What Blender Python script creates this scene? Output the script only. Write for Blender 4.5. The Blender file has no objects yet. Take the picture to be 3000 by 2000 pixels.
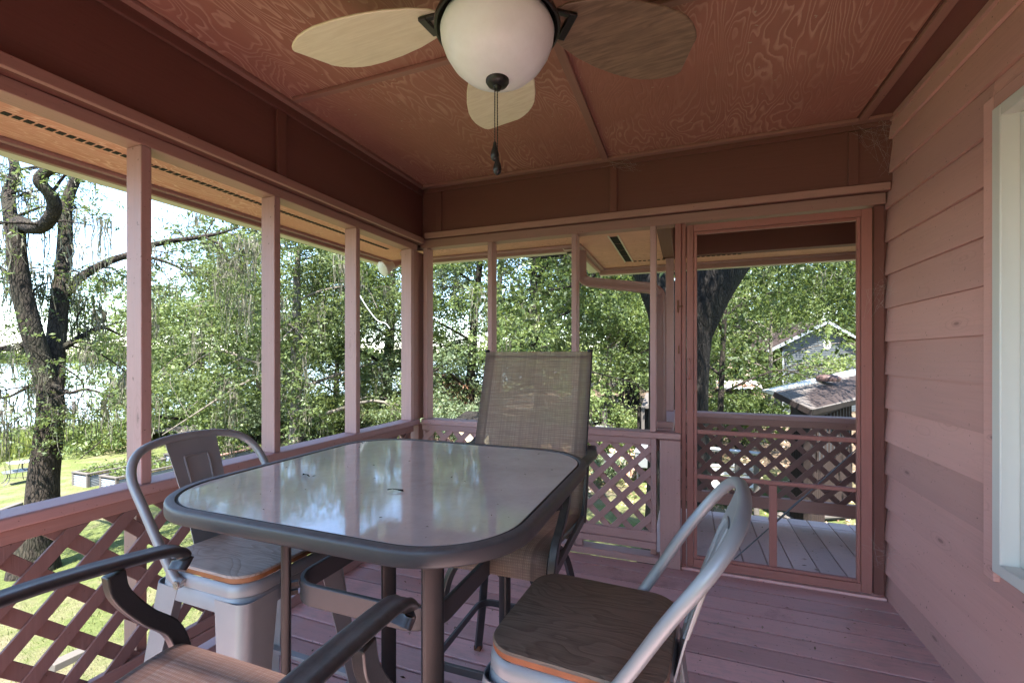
import bpy, bmesh, math, random
import numpy as np
from mathutils import Vector as V, Matrix
random.seed(7); RNG = np.random.default_rng(11)
S = bpy.context.scene
C = S.collection
PI = math.pi; R = math.radians

# ---------------------------------------------------------------- camera, sky, sun, exposure
YAW = R(20.95); F = 1335.0; CX = 1500.0; Y0 = 1040.0; EYE = 1.35
cam = bpy.data.cameras.new('camera'); cam.sensor_width = 36; cam.lens = F/3000*36
cam.shift_y = (Y0-1000)/3000; cam.clip_start = .02; cam.clip_end = 6000
co = bpy.data.objects.new('camera', cam); C.objects.link(co)
co.location = (0, 0, EYE); co.rotation_euler = (PI/2, 0, YAW); S.camera = co
SUN_EL = R(62); SUN_AZ = R(163)          # azimuth clockwise from +Y: the sun stands behind the house
W = bpy.data.worlds.new('World'); S.world = W; W.use_nodes = True
nt = W.node_tree; bg = nt.nodes['Background']
sky = nt.nodes.new('ShaderNodeTexSky'); sky.sky_type = 'NISHITA'; sky.sun_disc = False
sky.sun_elevation = SUN_EL; sky.sun_rotation = SUN_AZ; sky.air_density = 1.0; sky.dust_density = .15; sky.ozone_density = 3.0
nt.links.new(sky.outputs[0], bg.inputs[0]); bg.inputs[1].default_value = .11
sl = bpy.data.lights.new('sun', 'SUN'); sl.energy = 4.6; sl.angle = R(.6); sl.color = (1, .98, .95)
so = bpy.data.objects.new('sun', sl); C.objects.link(so)
sd = V((math.sin(SUN_AZ)*math.cos(SUN_EL), math.cos(SUN_AZ)*math.cos(SUN_EL), math.sin(SUN_EL)))
so.rotation_euler = sd.to_track_quat('Z', 'Y').to_euler(); so.location = (3, -4, 12)
S.view_settings.view_transform = 'Standard'; S.view_settings.look = 'None'
S.view_settings.exposure = 2.95; S.view_settings.gamma = 1
cy = S.cycles if hasattr(S, 'cycles') else None
if cy:
    cy.max_bounces = 9; cy.diffuse_bounces = 5; cy.glossy_bounces = 4; cy.transparent_max_bounces = 12
    cy.transmission_bounces = 4; cy.use_denoising = True; cy.sample_clamp_indirect = 8

# ---------------------------------------------------------------- helpers
FW = V((-math.sin(YAW), math.cos(YAW), 0)); RT = V((math.cos(YAW), math.sin(YAW), 0))
def at(px, py, d):
    """world point seen at photo pixel (px,py) at depth d from the lens"""
    return V((0, 0, EYE)) + FW*d + RT*((px-CX)/F*d) + V((0, 0, (Y0-py)/F*d))
def gz(x, y):
    """height of the ground"""
    z = -1.9 - .04*max(0, -x-3)
    if x < -27: z -= .09*(-27-x)
    return max(z, -6)
def on_ground(px, d):
    p = at(px, Y0, d); return V((p.x, p.y, gz(p.x, p.y)))

class NT:
    def __init__(s, name):
        s.m = bpy.data.materials.new(name); s.m.use_nodes = True
        s.t = s.m.node_tree; s.b = s.t.nodes['Principled BSDF']; s.out = s.t.nodes['Material Output']
    def n(s, typ, ins=None, **kw):
        nd = s.t.nodes.new('ShaderNode'+typ)
        for k, v in kw.items(): setattr(nd, k, v)
        for k, v in (ins or {}).items(): s.set(nd, k, v)
        return nd
    def set(s, nd, k, v):
        i = nd.inputs[k]
        if isinstance(v, bpy.types.NodeSocket): s.t.links.new(v, i)
        elif isinstance(v, bpy.types.Node): s.t.links.new(v.outputs[0], i)
        else:
            if hasattr(i, 'default_value') and isinstance(v, (tuple, list)) and len(v) == 3 and i.type == 'RGBA': v = (*v, 1)
            i.default_value = v
    def math(s, op, a, b=0.0, c=0.0, clamp=False):
        nd = s.n('Math', {0: a, 1: b, 2: c}, operation=op); nd.use_clamp = clamp; return nd.outputs[0]
    def mix(s, f, a, b, mode='MIX'):
        nd = s.n('MixRGB', {0: f, 1: a, 2: b}, blend_type=mode); return nd.outputs[0]
    def ramp(s, f, stops, interp='LINEAR'):
        nd = s.n('ValToRGB', {0: f}); e = nd.color_ramp.elements; nd.color_ramp.interpolation = interp
        while len(e) < len(stops): e.new(.5)
        for i, (p, c) in enumerate(stops):
            e[i].position = p; e[i].color = c if isinstance(c, tuple) and len(c) == 4 else ((*c, 1) if isinstance(c, tuple) else (c, c, c, 1))
        return nd.outputs[0]
    def coords(s, scale=(1, 1, 1), rnd=9.0, rot=(0, 0, 0)):
        tc = s.n('TexCoord'); a = s.n('Attribute', attribute_name='rnd')
        oi = s.n('ObjectInfo')
        r = s.math('ADD', s.math('MULTIPLY', a.outputs['Fac'], rnd), s.math('MULTIPLY', oi.outputs['Random'], 3.0))
        cmb = s.n('CombineXYZ', {0: r, 1: s.math('MULTIPLY', r, 1.7), 2: s.math('MULTIPLY', r, .6)})
        ad = s.n('VectorMath', {0: tc.outputs['Object'], 1: cmb.outputs[0]}, operation='ADD')
        mp = s.n('Mapping', {0: ad.outputs[0], 'Scale': scale, 'Rotation': rot}); return mp.outputs[0]
    def noise(s, vec, scale, detail=3, rough=.55, dist=0.0):
        return s.n('TexNoise', {'Vector': vec, 'Scale': scale, 'Detail': detail, 'Roughness': rough, 'Distortion': dist}).outputs['Fac']
    def bump(s, h, strength=.3, dist=.01):
        nd = s.n('Bump', {'Height': h, 'Strength': strength, 'Distance': dist}); s.set(s.b, 'Normal', nd.outputs[0])
    def base(s, col, rough=.6, spec=.4, metal=0.0):
        s.set(s.b, 'Base Color', col); s.set(s.b, 'Roughness', rough); s.set(s.b, 'Specular IOR Level', spec); s.set(s.b, 'Metallic', metal)
def srgb(r, g, b):
    f = lambda c: (c/255)/12.92 if c/255 <= .04045 else ((c/255+.055)/1.055)**2.4
    return (f(r), f(g), f(b))
def sc(c, k): return tuple(min(.95, x*k) for x in c)

def paint(name, col, axis='X', rough=.55, grain=.22, blotch=.22, dirt=.5, spec=.35, knots=False, island=.10, bump=.35, wear=0.0):
    """weathered stain or paint on sawn wood, the grain running along axis"""
    m = NT(name)
    k = 'XYZ'.index(axis); s1 = [26, 26, 26]; s1[k] = 1.1; s2 = [3, 3, 3]; s2[k] = .7
    c1 = m.coords(tuple(s1)); c2 = m.coords(tuple(s2))
    g = m.noise(c1, 3.0, 5, .6, .6); b = m.noise(c2, 1.3, 3, .5)
    col1 = m.mix(g, sc(col, 1-grain), sc(col, 1+grain))
    fade = (col[0]*1.12+.03, col[1]*1.18+.025, col[2]*1.18+.025)
    col2 = m.mix(m.math('MULTIPLY', b, blotch*2), col1, fade)
    a = m.n('Attribute', attribute_name='rnd').outputs['Fac']
    v = m.math('ADD', m.math('MULTIPLY', a, island*2), 1-island)
    col3 = m.n('HueSaturation', {'Color': col2, 'Value': v, 'Saturation': 1.0}).outputs[0]
    sp = m.noise(m.coords((1, 1, 1)), 75, 2, .5)
    spk = m.ramp(sp, [(.70, 0.0), (.76, 1.0)])
    col4 = m.mix(m.math('MULTIPLY', spk, dirt), col3, (.05, .03, .022))
    if wear:
        wn_ = m.noise(m.coords((1, 1, 1), 0), 2.3, 7, .72); wf = m.noise(m.coords((1.5, 9, 9), 0), 5.0, 5, .7)
        col4 = m.mix(m.math('MULTIPLY', m.ramp(m.math('ADD', m.math('MULTIPLY', wn_, .6), m.math('MULTIPLY', wf, .4)), [(.50, 0.0), (.66, 1.0)]), wear), col4, (.30, .25, .235))
        col4 = m.mix(m.math('MULTIPLY', m.ramp(wn_, [(.28, 1.0), (.42, 0.0)]), wear*.8), col4, (.075, .045, .042))
    h = g
    if knots:
        s3 = [7, 7, 7]; s3[k] = 2.2
        vn = m.n('TexVoronoi', {'Vector': m.coords(tuple(s3)), 'Scale': 1.1, 'Randomness': 1.0}).outputs['Distance']
        rg = m.math('SINE', m.math('MULTIPLY', m.math('ADD', vn, m.math('MULTIPLY', g, .10)), 55.0))
        near = m.ramp(vn, [(.0, 1.0), (.38, 0.0)])
        ln = m.math('MULTIPLY', m.math('MULTIPLY', m.ramp(rg, [(.55, 0.0), (1, 1.0)]), near), .35)
        col4 = m.mix(ln, col4, sc(col, .55))
        kn = m.ramp(vn, [(.045, 1.0), (.075, 0.0)])
        col4 = m.mix(m.math('MULTIPLY', kn, .65), col4, sc(col, .35))
    m.base(col4, m.math('ADD', m.math('MULTIPLY', g, .2), rough-.1), spec)
    m.bump(h, bump, .004); return m.m

def plywood(name, base, line, axis='X', freq=1.0, amount=.9, rough=.6):
    """stained plywood with raised wild grain drawn as contour lines"""
    m = NT(name); k = 'XYZ'.index(axis)
    s = [3.4*freq]*3; s[k] = .85*freq
    c = m.coords(tuple(s), 4)
    n = m.noise(c, 1.0, 3, .5, .35)
    fine = m.noise(c, 14, 3, .6)
    v = m.math('ADD', m.math('MULTIPLY', n, 38.0), m.math('MULTIPLY', fine, .55))
    fr = m.math('FRACT', v)
    lines = m.ramp(fr, [(0.0, 0.0), (.55, .05), (.78, .85), (.90, 1.0), (1.0, 0.0)])
    wear = m.ramp(m.noise(m.coords((1, 1, 1), 4), 1.3, 3, .6), [(.38, .08), (.64, 1.0)])
    f = m.math('MULTIPLY', m.math('MULTIPLY', lines, wear), amount)
    blo = m.noise(m.coords((1, 1, 1), 4), 3.2, 4, .6)
    b2 = m.mix(blo, sc(base, .80), sc(base, 1.2))
    s2 = [60, 60, 60]; s2[k] = 2
    g = m.noise(m.coords(tuple(s2), 4), 1.5, 3)
    b3 = m.mix(m.math('MULTIPLY', g, .3), b2, sc(base, .6))
    col = m.mix(f, b3, line)
    spk = m.ramp(m.noise(m.coords((1, 1, 1), 4), 46, 1, .5), [(.755, 0.0), (.775, 1.0)])
    col = m.mix(m.math('MULTIPLY', spk, .6), col, (.45, .38, .28))
    m.base(col, rough, .3); m.bump(m.math('SUBTRACT', g, m.math('MULTIPLY', lines, .7)), .35, .004); return m.m

def plain(name, col, rough=.5, metal=0.0, spec=.5, var=.12, scale=8, bump=.0, dust=None, dustamt=.4):
    m = NT(name); c = m.coords((1, 1, 1)); n = m.noise(c, scale, 5, .6)
    cc = m.mix(n, sc(col, 1-var), sc(col, 1+var))
    if dust:
        geo = m.n('NewGeometry'); z = m.n('SeparateXYZ', {0: geo.outputs['Normal']}).outputs[2]
        up = m.ramp(z, [(.35, 0.0), (.95, 1.0)])
        d = m.math('MULTIPLY', m.math('MULTIPLY', up, m.ramp(m.noise(c, scale*2.3, 5, .65), [(.3, .25), (.7, 1.0)])), dustamt)
        cc = m.mix(d, cc, dust); rough = m.math('ADD', m.math('MULTIPLY', d, .5), rough)
    m.base(cc, rough, spec, metal)
    if bump: m.bump(m.noise(c, scale*9, 3), bump, .002)
    return m.m

def leafmat(name, dark, mid, light, trans=.4):
    m = NT(name); a = m.n('Attribute', attribute_name='rnd').outputs['Fac']
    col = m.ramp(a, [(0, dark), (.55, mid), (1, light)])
    m.t.nodes.remove(m.b)
    d = m.n('BsdfDiffuse', {0: col}); t = m.n('BsdfTranslucent', {0: m.mix(.45, col, (.17, .21, .04))})
    g = m.n('BsdfGlossy', {0: (.9, .95, .9), 1: .5})
    mx = m.n('MixShader', {0: trans, 1: d.outputs[0], 2: t.outputs[0]})
    mx2 = m.n('MixShader', {0: .018, 1: mx.outputs[0], 2: g.outputs[0]})
    m.t.links.new(mx2.outputs[0], m.out.inputs[0]); return m.m

def bark(name, dark, light, scale=1.0, moss=None, bump=1.0):
    m = NT(name); c0 = m.coords((1, 1, 1), 0)
    wv = m.n('TexNoise', {'Vector': c0, 'Scale': 5.0, 'Detail': 2.0}).outputs['Color']
    cw = m.n('VectorMath', {0: c0, 1: m.n('VectorMath', {0: wv, 'Scale': .10}, operation='SCALE').outputs[0]}, operation='ADD').outputs[0]
    c = m.n('Mapping', {0: cw, 'Scale': (26*scale, 26*scale, 5.0*scale)}).outputs[0]
    v = m.n('TexVoronoi', {'Vector': c, 'Scale': 1.0, 'Randomness': 1.0}, feature='DISTANCE_TO_EDGE').outputs['Distance']
    n = m.noise(m.n('Mapping', {0: cw, 'Scale': (20*scale, 20*scale, 4*scale)}).outputs[0], 1.0, 6, .7)
    n2 = m.noise(c0, 3.0, 4, .6)
    h = m.math('ADD', m.math('MULTIPLY', m.ramp(v, [(0, 0.0), (.22, 1.0)]), .35), m.math('MULTIPLY', n, .85))
    col = m.mix(m.ramp(h, [(.35, 0.0), (.95, 1.0)]), dark, light)
    col = m.mix(m.math('MULTIPLY', m.ramp(n2, [(.35, 0.0), (.7, 1.0)]), .5), col, dark)
    if moss:
        col = m.mix(m.ramp(m.noise(m.coords((1, 1, .5), 0), 2.4, 4, .6), [(.50, 0.0), (.70, .6)]), col, moss)
    m.base(col, .9, .15); m.bump(h, bump, .03); return m.m

# --- mesh builder
class MB:
    def __init__(s): s.v = []; s.f = []; s.r = []; s.mi = []; s.cur = None; s.m = 0
    def _add(s, vs, fs, rnd=None):
        o = len(s.v); r = random.random() if rnd is None else rnd
        s.v += [tuple(p) for p in vs]; s.r += [r]*len(vs); s.f += [tuple(i+o for i in f) for f in fs]; s.mi += [s.m]*len(fs)
    def box(s, x0, x1, y0, y1, z0, z1, rnd=None):
        x0, x1 = min(x0, x1), max(x0, x1); y0, y1 = min(y0, y1), max(y0, y1); z0, z1 = min(z0, z1), max(z0, z1)
        s._add([(x0, y0, z0), (x1, y0, z0), (x1, y1, z0), (x0, y1, z0), (x0, y0, z1), (x1, y0, z1), (x1, y1, z1), (x0, y1, z1)],
               [(0, 3, 2, 1), (4, 5, 6, 7), (0, 1, 5, 4), (1, 2, 6, 5), (2, 3, 7, 6), (3, 0, 4, 7)], rnd); return s
    def bar(s, a, b, w, h, up=(0, 0, 1), rnd=None):
        a, b = V(a), V(b); t = (b-a).normalized(); u = V(up)
        if abs(t.dot(u)) > .99: u = V((0, 1, 0))
        x = t.cross(u).normalized(); y = x.cross(t).normalized()
        vs = []
        for p in (a, b):
            for sx, sy in ((-1, -1), (1, -1), (1, 1), (-1, 1)): vs.append(p+x*(sx*w/2)+y*(sy*h/2))
        s._add(vs, [(0, 1, 2, 3), (7, 6, 5, 4), (0, 4, 5, 1), (1, 5, 6, 2), (2, 6, 7, 3), (3, 7, 4, 0)], rnd); return s
    def loft(s, rings, cap0=True, cap1=True, closed=True, rnd=None):
        n = len(rings[0]); vs = [p for r in rings for p in r]; fs = []
        for i in range(len(rings)-1):
            for j in range(n if closed else n-1):
                k = (j+1) % n; fs.append((i*n+j, i*n+k, (i+1)*n+k, (i+1)*n+j))
        if cap0: fs.append(tuple(reversed(range(n))))
        if cap1: fs.append(tuple((len(rings)-1)*n+j for j in range(n)))
        s._add(vs, fs, rnd); return s
    def tube(s, pts, rad, seg=10, rnd=None, squash=1.0, ref=None):
        pts = [V(p) for p in pts]; n = len(pts)
        rad = rad if isinstance(rad, (list, tuple)) else [rad]*n
        rings = []; up = None
        for i, p in enumerate(pts):
            t = (pts[min(i+1, n-1)]-pts[max(i-1, 0)]).normalized()
            if up is None:
                up = V(ref) if ref else (V((0, 0, 1)) if abs(t.z) < .9 else V((0, 1, 0)))
            x = t.cross(up); x = x.normalized() if x.length > 1e-6 else t.orthogonal().normalized()
            up = x.cross(t).normalized()
            rings.append([p+x*(math.cos(2*PI*j/seg)*rad[i])+up*(math.sin(2*PI*j/seg)*rad[i]*squash) for j in range(seg)])
        return s.loft(rings, rnd=rnd)
    def sweep(s, prof, pts, ref, rnd=None):
        """closed profile (a,b) swept along pts; a runs along side=ref x t, b along t x side"""
        pts = [V(p) for p in pts]; n = len(pts); rings = []
        for i, p in enumerate(pts):
            t = (pts[min(i+1, n-1)]-pts[max(i-1, 0)]).normalized(); rf = V(ref[i]) if isinstance(ref, list) else V(ref)
            x = rf.cross(t).normalized(); y = t.cross(x).normalized()
            rings.append([p+x*a+y*b for a, b in prof])
        return s.loft(rings, rnd=rnd)
    def lathe(s, prof, c=(0, 0, 0), seg=32, rnd=None):
        c = V(c); rings = [[c+V((r*math.cos(2*PI*j/seg), r*math.sin(2*PI*j/seg), z)) for j in range(seg)] for r, z in prof]
        return s.loft(rings, rnd=rnd)
    def poly(s, pts, rnd=None):
        s._add(pts, [tuple(range(len(pts)))], rnd); return s
    def prism(s, pts, off, rnd=None):
        pts = [V(p) for p in pts]; off = V(off); n = len(pts)
        return s.loft([pts, [p+off for p in pts]], rnd=rnd)
    def build(s, name, mat, parent=None, bevel=0, smooth=40, seg=2):
        me = bpy.data.meshes.new(name); o = bpy.data.objects.new(name, me); C.objects.link(o)
        off = V((0, 0, 0)); p = parent
        while p is not None: off += p.location; p = p.parent
        vs = [(a-off.x, b-off.y, c-off.z) for a, b, c in s.v]
        me.from_pydata(vs, [], s.f)
        at_ = me.attributes.new('rnd', 'FLOAT', 'POINT'); at_.data.foreach_set('value', s.r)
        bm = bmesh.new(); bm.from_mesh(me); bmesh.ops.recalc_face_normals(bm, faces=bm.faces); bm.to_mesh(me); bm.free()
        mats = mat if isinstance(mat, list) else [mat]
        for mm in mats: me.materials.append(mm)
        if len(mats) > 1: me.polygons.foreach_set('material_index', s.mi)
        if smooth:
            me.polygons.foreach_set('use_smooth', [True]*len(me.polygons)); me.set_sharp_from_angle(angle=R(smooth))
        if bevel:
            md = o.modifiers.new('bevel', 'BEVEL'); md.width = bevel; md.segments = seg; md.limit_method = 'ANGLE'; md.angle_limit = R(40)
            md.harden_normals = False
        if parent is not None: o.parent = parent
        return o
def tag(o, label, cat, group=None, kind=None):
    o['label'] = label; o['category'] = cat
    if group: o['group'] = group
    if kind: o['kind'] = kind
    return o
def thing(name, label, cat, loc=(0, 0, 0), group=None, kind=None):
    o = bpy.data.objects.new(name, None); C.objects.link(o); o.location = loc; o.empty_display_size = .1
    return tag(o, label, cat, group, kind)
def copy_tree(o, parent=None):
    c = o.copy(); C.objects.link(c)
    if parent is not None: c.parent = parent
    for ch in [x for x in bpy.data.objects if x.parent == o]: copy_tree(ch, c)
    return c
def cr(pts, n=8):
    """smooth curve through pts"""
    P = [V(p) for p in pts]; P = [P[0]*2-P[1]]+P+[P[-1]*2-P[-2]]; out = []
    for i in range(1, len(P)-2):
        for j in range(n):
            t = j/n; a, b, c, d = P[i-1:i+3]
            out.append(.5*((2*b)+(c-a)*t+(2*a-5*b+4*c-d)*t*t+(3*b-a-3*c+d)*t**3))
    out.append(P[-2]); return out
def lerps(vals, n):
    return [vals[int(i*(len(vals)-1)/(n-1)) if i < n-1 else len(vals)-1] if False else float(np.interp(i/(n-1)*(len(vals)-1), range(len(vals)), vals)) for i in range(n)]
def rrect(cx, cy, hx, hy, r, n=8):
    out = []
    for qx, qy, a0 in ((1, 1, 0), (-1, 1, 90), (-1, -1, 180), (1, -1, 270)):
        for i in range(n+1):
            a = R(a0+90*i/n); out.append((cx+qx*(hx-r)+r*math.cos(a), cy+qy*(hy-r)+r*math.sin(a)))
    return out
def clip_rect(poly, x0, x1, y0, y1):
    def cl(pts, f, inter):
        o = []
        for i in range(len(pts)):
            a, b = pts[i-1], pts[i]; fa, fb = f(a), f(b)
            if fa != fb: o.append(inter(a, b))
            if fb: o.append(b)
        return o
    for ax, lim, sg in ((0, x0, 1), (0, x1, -1), (1, y0, 1), (1, y1, -1)):
        if not poly: return []
        f = lambda p: (p[ax]-lim)*sg >= 0
        def inter(a, b):
            t = (lim-a[ax])/(b[ax]-a[ax]); return (a[0]+(b[0]-a[0])*t, a[1]+(b[1]-a[1])*t)
        poly = cl(poly, f, inter)
    return poly
def lattice(mb, x0, x1, z0, z1, put, pitch=.106, w=.040, th=.011, phase=0.0, first=1):
    """two crossing layers of diagonal strips inside a rectangle; put(u, v, depth) -> point"""
    for layer, sgn in ((0, first), (1, -first)):
        k = -40
        L_ = (z1-z0)+(x1-x0)
        p = pitch*math.sqrt(2); hw = w/math.sqrt(2)
        u = x0-L_+phase
        while u < x1+L_:
            if sgn > 0: quad = [(u-hw, z0), (u+hw, z0), (u+hw+(z1-z0), z1), (u-hw+(z1-z0), z1)]
            else: quad = [(u-hw, z1), (u-hw+(z1-z0), z0), (u+hw+(z1-z0), z0), (u+hw, z1)]
            q = clip_rect(quad, x0, x1, z0, z1)
            if len(q) >= 3:
                d0 = layer*(th+.0006); mb.loft([[put(a, b, d0) for a, b in q], [put(a, b, d0+th) for a, b in q]])
            u += p
    return mb

# ---------------------------------------------------------------- materials
RED = srgb(158, 119, 109); FLO = srgb(194, 150, 145)
M = {}
for ax in 'XYZ':
    M['trim'+ax] = paint('painted trim '+ax, RED, ax)
    M['rail'+ax] = paint('painted rail '+ax, srgb(168, 132, 127), ax, rough=.5, knots=(ax == 'Z'), blotch=.3, dirt=.7)
    M['batten'+ax] = paint('ceiling batten '+ax, srgb(144, 102, 92), ax)
    M['door'+ax] = paint('painted door '+ax, srgb(150, 98, 89), ax, rough=.5, blotch=.2)
    M['frieze'+ax] = paint('frieze board '+ax, srgb(110, 67, 59), ax, rough=.6, grain=.14, dirt=.35, blotch=.25)
    M['old'+ax] = paint('grey weathered wood '+ax, srgb(76, 70, 64), ax, rough=.8, grain=.3, blotch=.2, dirt=.6)
M['latt_shaded'] = paint('shaded lattice paint', srgb(124, 94, 88), 'Z', rough=.6)  # trim paint darkened for the backlit lattice; the shade is in the colour
M['floor'] = paint('deck boards', FLO, 'X', rough=.42, grain=.3, blotch=.6, dirt=.95, spec=.45, island=.22, wear=.55)
M['deck'] = paint('outer deck boards', srgb(190, 164, 156), 'Y', rough=.6, grain=.2, blotch=.5, dirt=.8, island=.12, wear=.4)
M['siding'] = paint('cedar siding', srgb(192, 144, 135), 'Y', rough=.6, grain=.22, blotch=.5, dirt=.7, knots=True, island=.15)
M['ceil'] = plywood('ceiling plywood', srgb(162, 108, 95), srgb(208, 166, 148), 'Y', amount=.66)
M['ceilx'] = plywood('ceiling plywood cross', srgb(164, 110, 97), srgb(206, 166, 146), 'X', amount=.5)
M['soffit'] = plywood('soffit plywood', srgb(212, 146, 128), srgb(240, 196, 180), 'Y', freq=1.5, amount=.75)
M['soffitx'] = plywood('soffit plywood cross', srgb(218, 160, 142), srgb(168, 114, 96), 'X', freq=1.8, amount=.8)
M['cream'] = plain('cream gutter', srgb(204, 196, 178), .45, var=.05)
M['white'] = plain('white window paint', srgb(212, 210, 202), .4, var=.04)
M['bronze'] = plain('dark bronze', (.022, .019, .017), .38, .35, .5, .3, 14, .1, dust=(.16, .14, .11), dustamt=.35)
M['gun'] = plain('grey powder coat', (.045, .046, .050), .33, .3, .6, .15, 20, .15, dust=(.22, .21, .195), dustamt=.5)
M['table_frame'] = plain('table frame metal', (.058, .058, .061), .42, .2, .5, .12, 12, .15, dust=(.26, .25, .23), dustamt=.5)
M['leg_black'] = plain('black powder coat', (.016, .016, .017), .34, .1, .5, .15, 20, .1)
M['galv'] = plain('silver painted steel', (.28, .295, .305), .42, .25, .5, .12, 9, .08, dust=(.34, .31, .27), dustamt=.25)
M['rust'] = plain('rusty steel', (.16, .07, .035), .8, .1, .3, .5, 60, .4)
M['screw'] = plain('bolt steel', (.5, .5, .5), .3, .9)
M['black'] = plain('black hardware', (.012, .011, .011), .45, .2)
M['rubber'] = plain('rubber', (.02, .02, .02), .7)
M['dark'] = plain('dark void', (.012, .009, .008), .9)
M['glassdark'] = plain('window glass', (.02, .025, .03), .05, 0, .7)
M['web'] = plain('cobweb', (.6, .58, .54), .9)

def mk_bowl():
    m = NT('frosted lamp glass'); c = m.coords((1, 1, 1), 0)
    d = m.ramp(m.noise(c, 12, 5, .7), [(.35, 0.0), (.8, .35)])
    m.base(m.mix(d, (.80, .82, .80), (.55, .55, .50)), .35, .5); m.set(m.b, 'Subsurface Weight', .25); m.set(m.b, 'Subsurface Radius', (.05, .05, .05))
    return m.m
M['bowl'] = mk_bowl()
def mk_blade(name, a, b):
    m = NT(name); c = m.coords((3, 34, 34), 0)
    g = m.noise(c, 1.6, 5, .6, 1.2); e = m.noise(m.coords((1, 1, 1), 0), 9, 5, .7)
    col = m.mix(m.ramp(g, [(.38, 0.0), (.62, 1.0)]), a, b)
    col = m.mix(m.ramp(e, [(.5, 0.0), (.78, .4)]), col, sc(b, .82))
    m.base(col, .45, .4); m.bump(g, .12, .002); return m.m
M['blade'] = mk_blade('bleached fan blade', srgb(228, 218, 192), srgb(218, 206, 178))
M['blade2'] = mk_blade('brown fan blade', srgb(134, 110, 90), srgb(106, 86, 70))
def mk_seat(name, a, b):
    m = NT(name)
    c = m.coords((2.2, 7.0, 7.0), 3); n = m.noise(c, 1.3, 2, .45, .4)
    fr = m.math('FRACT', m.math('MULTIPLY', n, 17.0))
    ln = m.ramp(fr, [(0, 0.0), (.55, .25), (.9, 1.0), (1, 0.0)])
    pore = m.noise(m.coords((5, 120, 120), 3), 1.5, 3)
    col = m.mix(m.math('MULTIPLY', ln, .6), a, b)
    col = m.mix(m.ramp(pore, [(.5, 0.0), (.7, .5)]), col, sc(b, .7))
    d = m.ramp(m.noise(m.coords((1, 1, 1), 3), 7, 5, .7), [(.35, 0.0), (.8, .55)])
    col = m.mix(d, col, sc(a, 1.25))
    m.base(col, .55, .3); m.bump(m.math('ADD', pore, ln), .2, .002); return m.m
M['seat1'] = mk_seat('grey washed seat', srgb(168, 150, 136), srgb(120, 100, 86))
M['seat2'] = mk_seat('brown washed seat', srgb(126, 108, 92), srgb(84, 68, 54))
M['seat_edge'] = plain('stained plywood edge', srgb(134, 78, 44), .5, 0, .4, .5, 25, .2)
M['seat_edge2'] = plain('worn plywood edge', srgb(122, 82, 50), .5, 0, .4, .5, 25, .2)
def mk_sling(name, cols):
    m = NT(name); tc = m.n('TexCoord').outputs['UV']
    u = m.n('Mapping', {0: tc, 'Scale': (5.0, 150, 1)}).outputs[0]; w = m.n('Mapping', {0: tc, 'Scale': (130, 3, 1)}).outputs[0]
    h = m.noise(u, 1.0, 3, .7); v = m.noise(w, 1.0, 2, .6)
    sep = m.n('SeparateXYZ', {0: tc})
    thread = m.math('SINE', m.math('MULTIPLY', sep.outputs[1], 800.0)); thr2 = m.math('SINE', m.math('MULTIPLY', sep.outputs[0], 560.0))
    col = m.ramp(h, [(p_, srgb(*c_)) for p_, c_ in zip((.28, .45, .56, .72), cols)])
    col = m.mix(m.ramp(v, [(.42, 0.0), (.62, .45)]), col, srgb(116, 98, 94))
    edge = m.math('MULTIPLY', m.math('SUBTRACT', sep.outputs[0], .5), 2.0); edge = m.math('ABSOLUTE', edge)
    ef = m.ramp(edge, [(.80, 0.0), (.815, .8), (.85, .8), (.86, .45), (1, .55)])
    wv = m.math('MULTIPLY', m.math('ADD', m.math('MULTIPLY', thread, .5), .5), m.math('ADD', m.math('MULTIPLY', thr2, .5), .5))
    col = m.mix(m.math('MULTIPLY', m.math('SUBTRACT', 1.0, wv), .6), col, srgb(92, 82, 80))
    col = m.mix(ef, col, srgb(92, 74, 74))
    m.set(m.b, 'Base Color', col); m.set(m.b, 'Roughness', .7); m.set(m.b, 'Specular IOR Level', .25)
    m.bump(m.math('ADD', m.math('ADD', thread, thr2), m.math('MULTIPLY', h, 2.0)), .4, .002)
    tl = m.n('BsdfTranslucent', {0: m.mix(.45, col, (1, .86, .68))}); tr = m.n('BsdfTransparent', {0: (1, 1, 1)})
    a = m.n('MixShader', {0: .52, 1: m.b.outputs[0], 2: tl.outputs[0]})
    hole = m.math('MULTIPLY', m.math('GREATER_THAN', thread, -.2), m.math('GREATER_THAN', thr2, .1))
    hf = m.math('MULTIPLY', m.math('SUBTRACT', 1.0, m.math('MULTIPLY', ef, .8)), .12)
    b_ = m.n('MixShader', {0: hf, 1: a.outputs[0], 2: tr.outputs[0]})
    m.t.links.new(b_.outputs[0], m.out.inputs[0]); return m.m
M['sling'] = mk_sling('woven sling fabric', ((164, 138, 120), (206, 176, 152), (226, 202, 170), (244, 230, 204)))
M['sling_cool'] = mk_sling('light compensated sling fabric', ((120, 138, 148), (142, 160, 168), (156, 172, 178), (178, 192, 196)))  # far chair's fabric recoloured cooler, offsetting warm bounce light on the near seat
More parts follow.
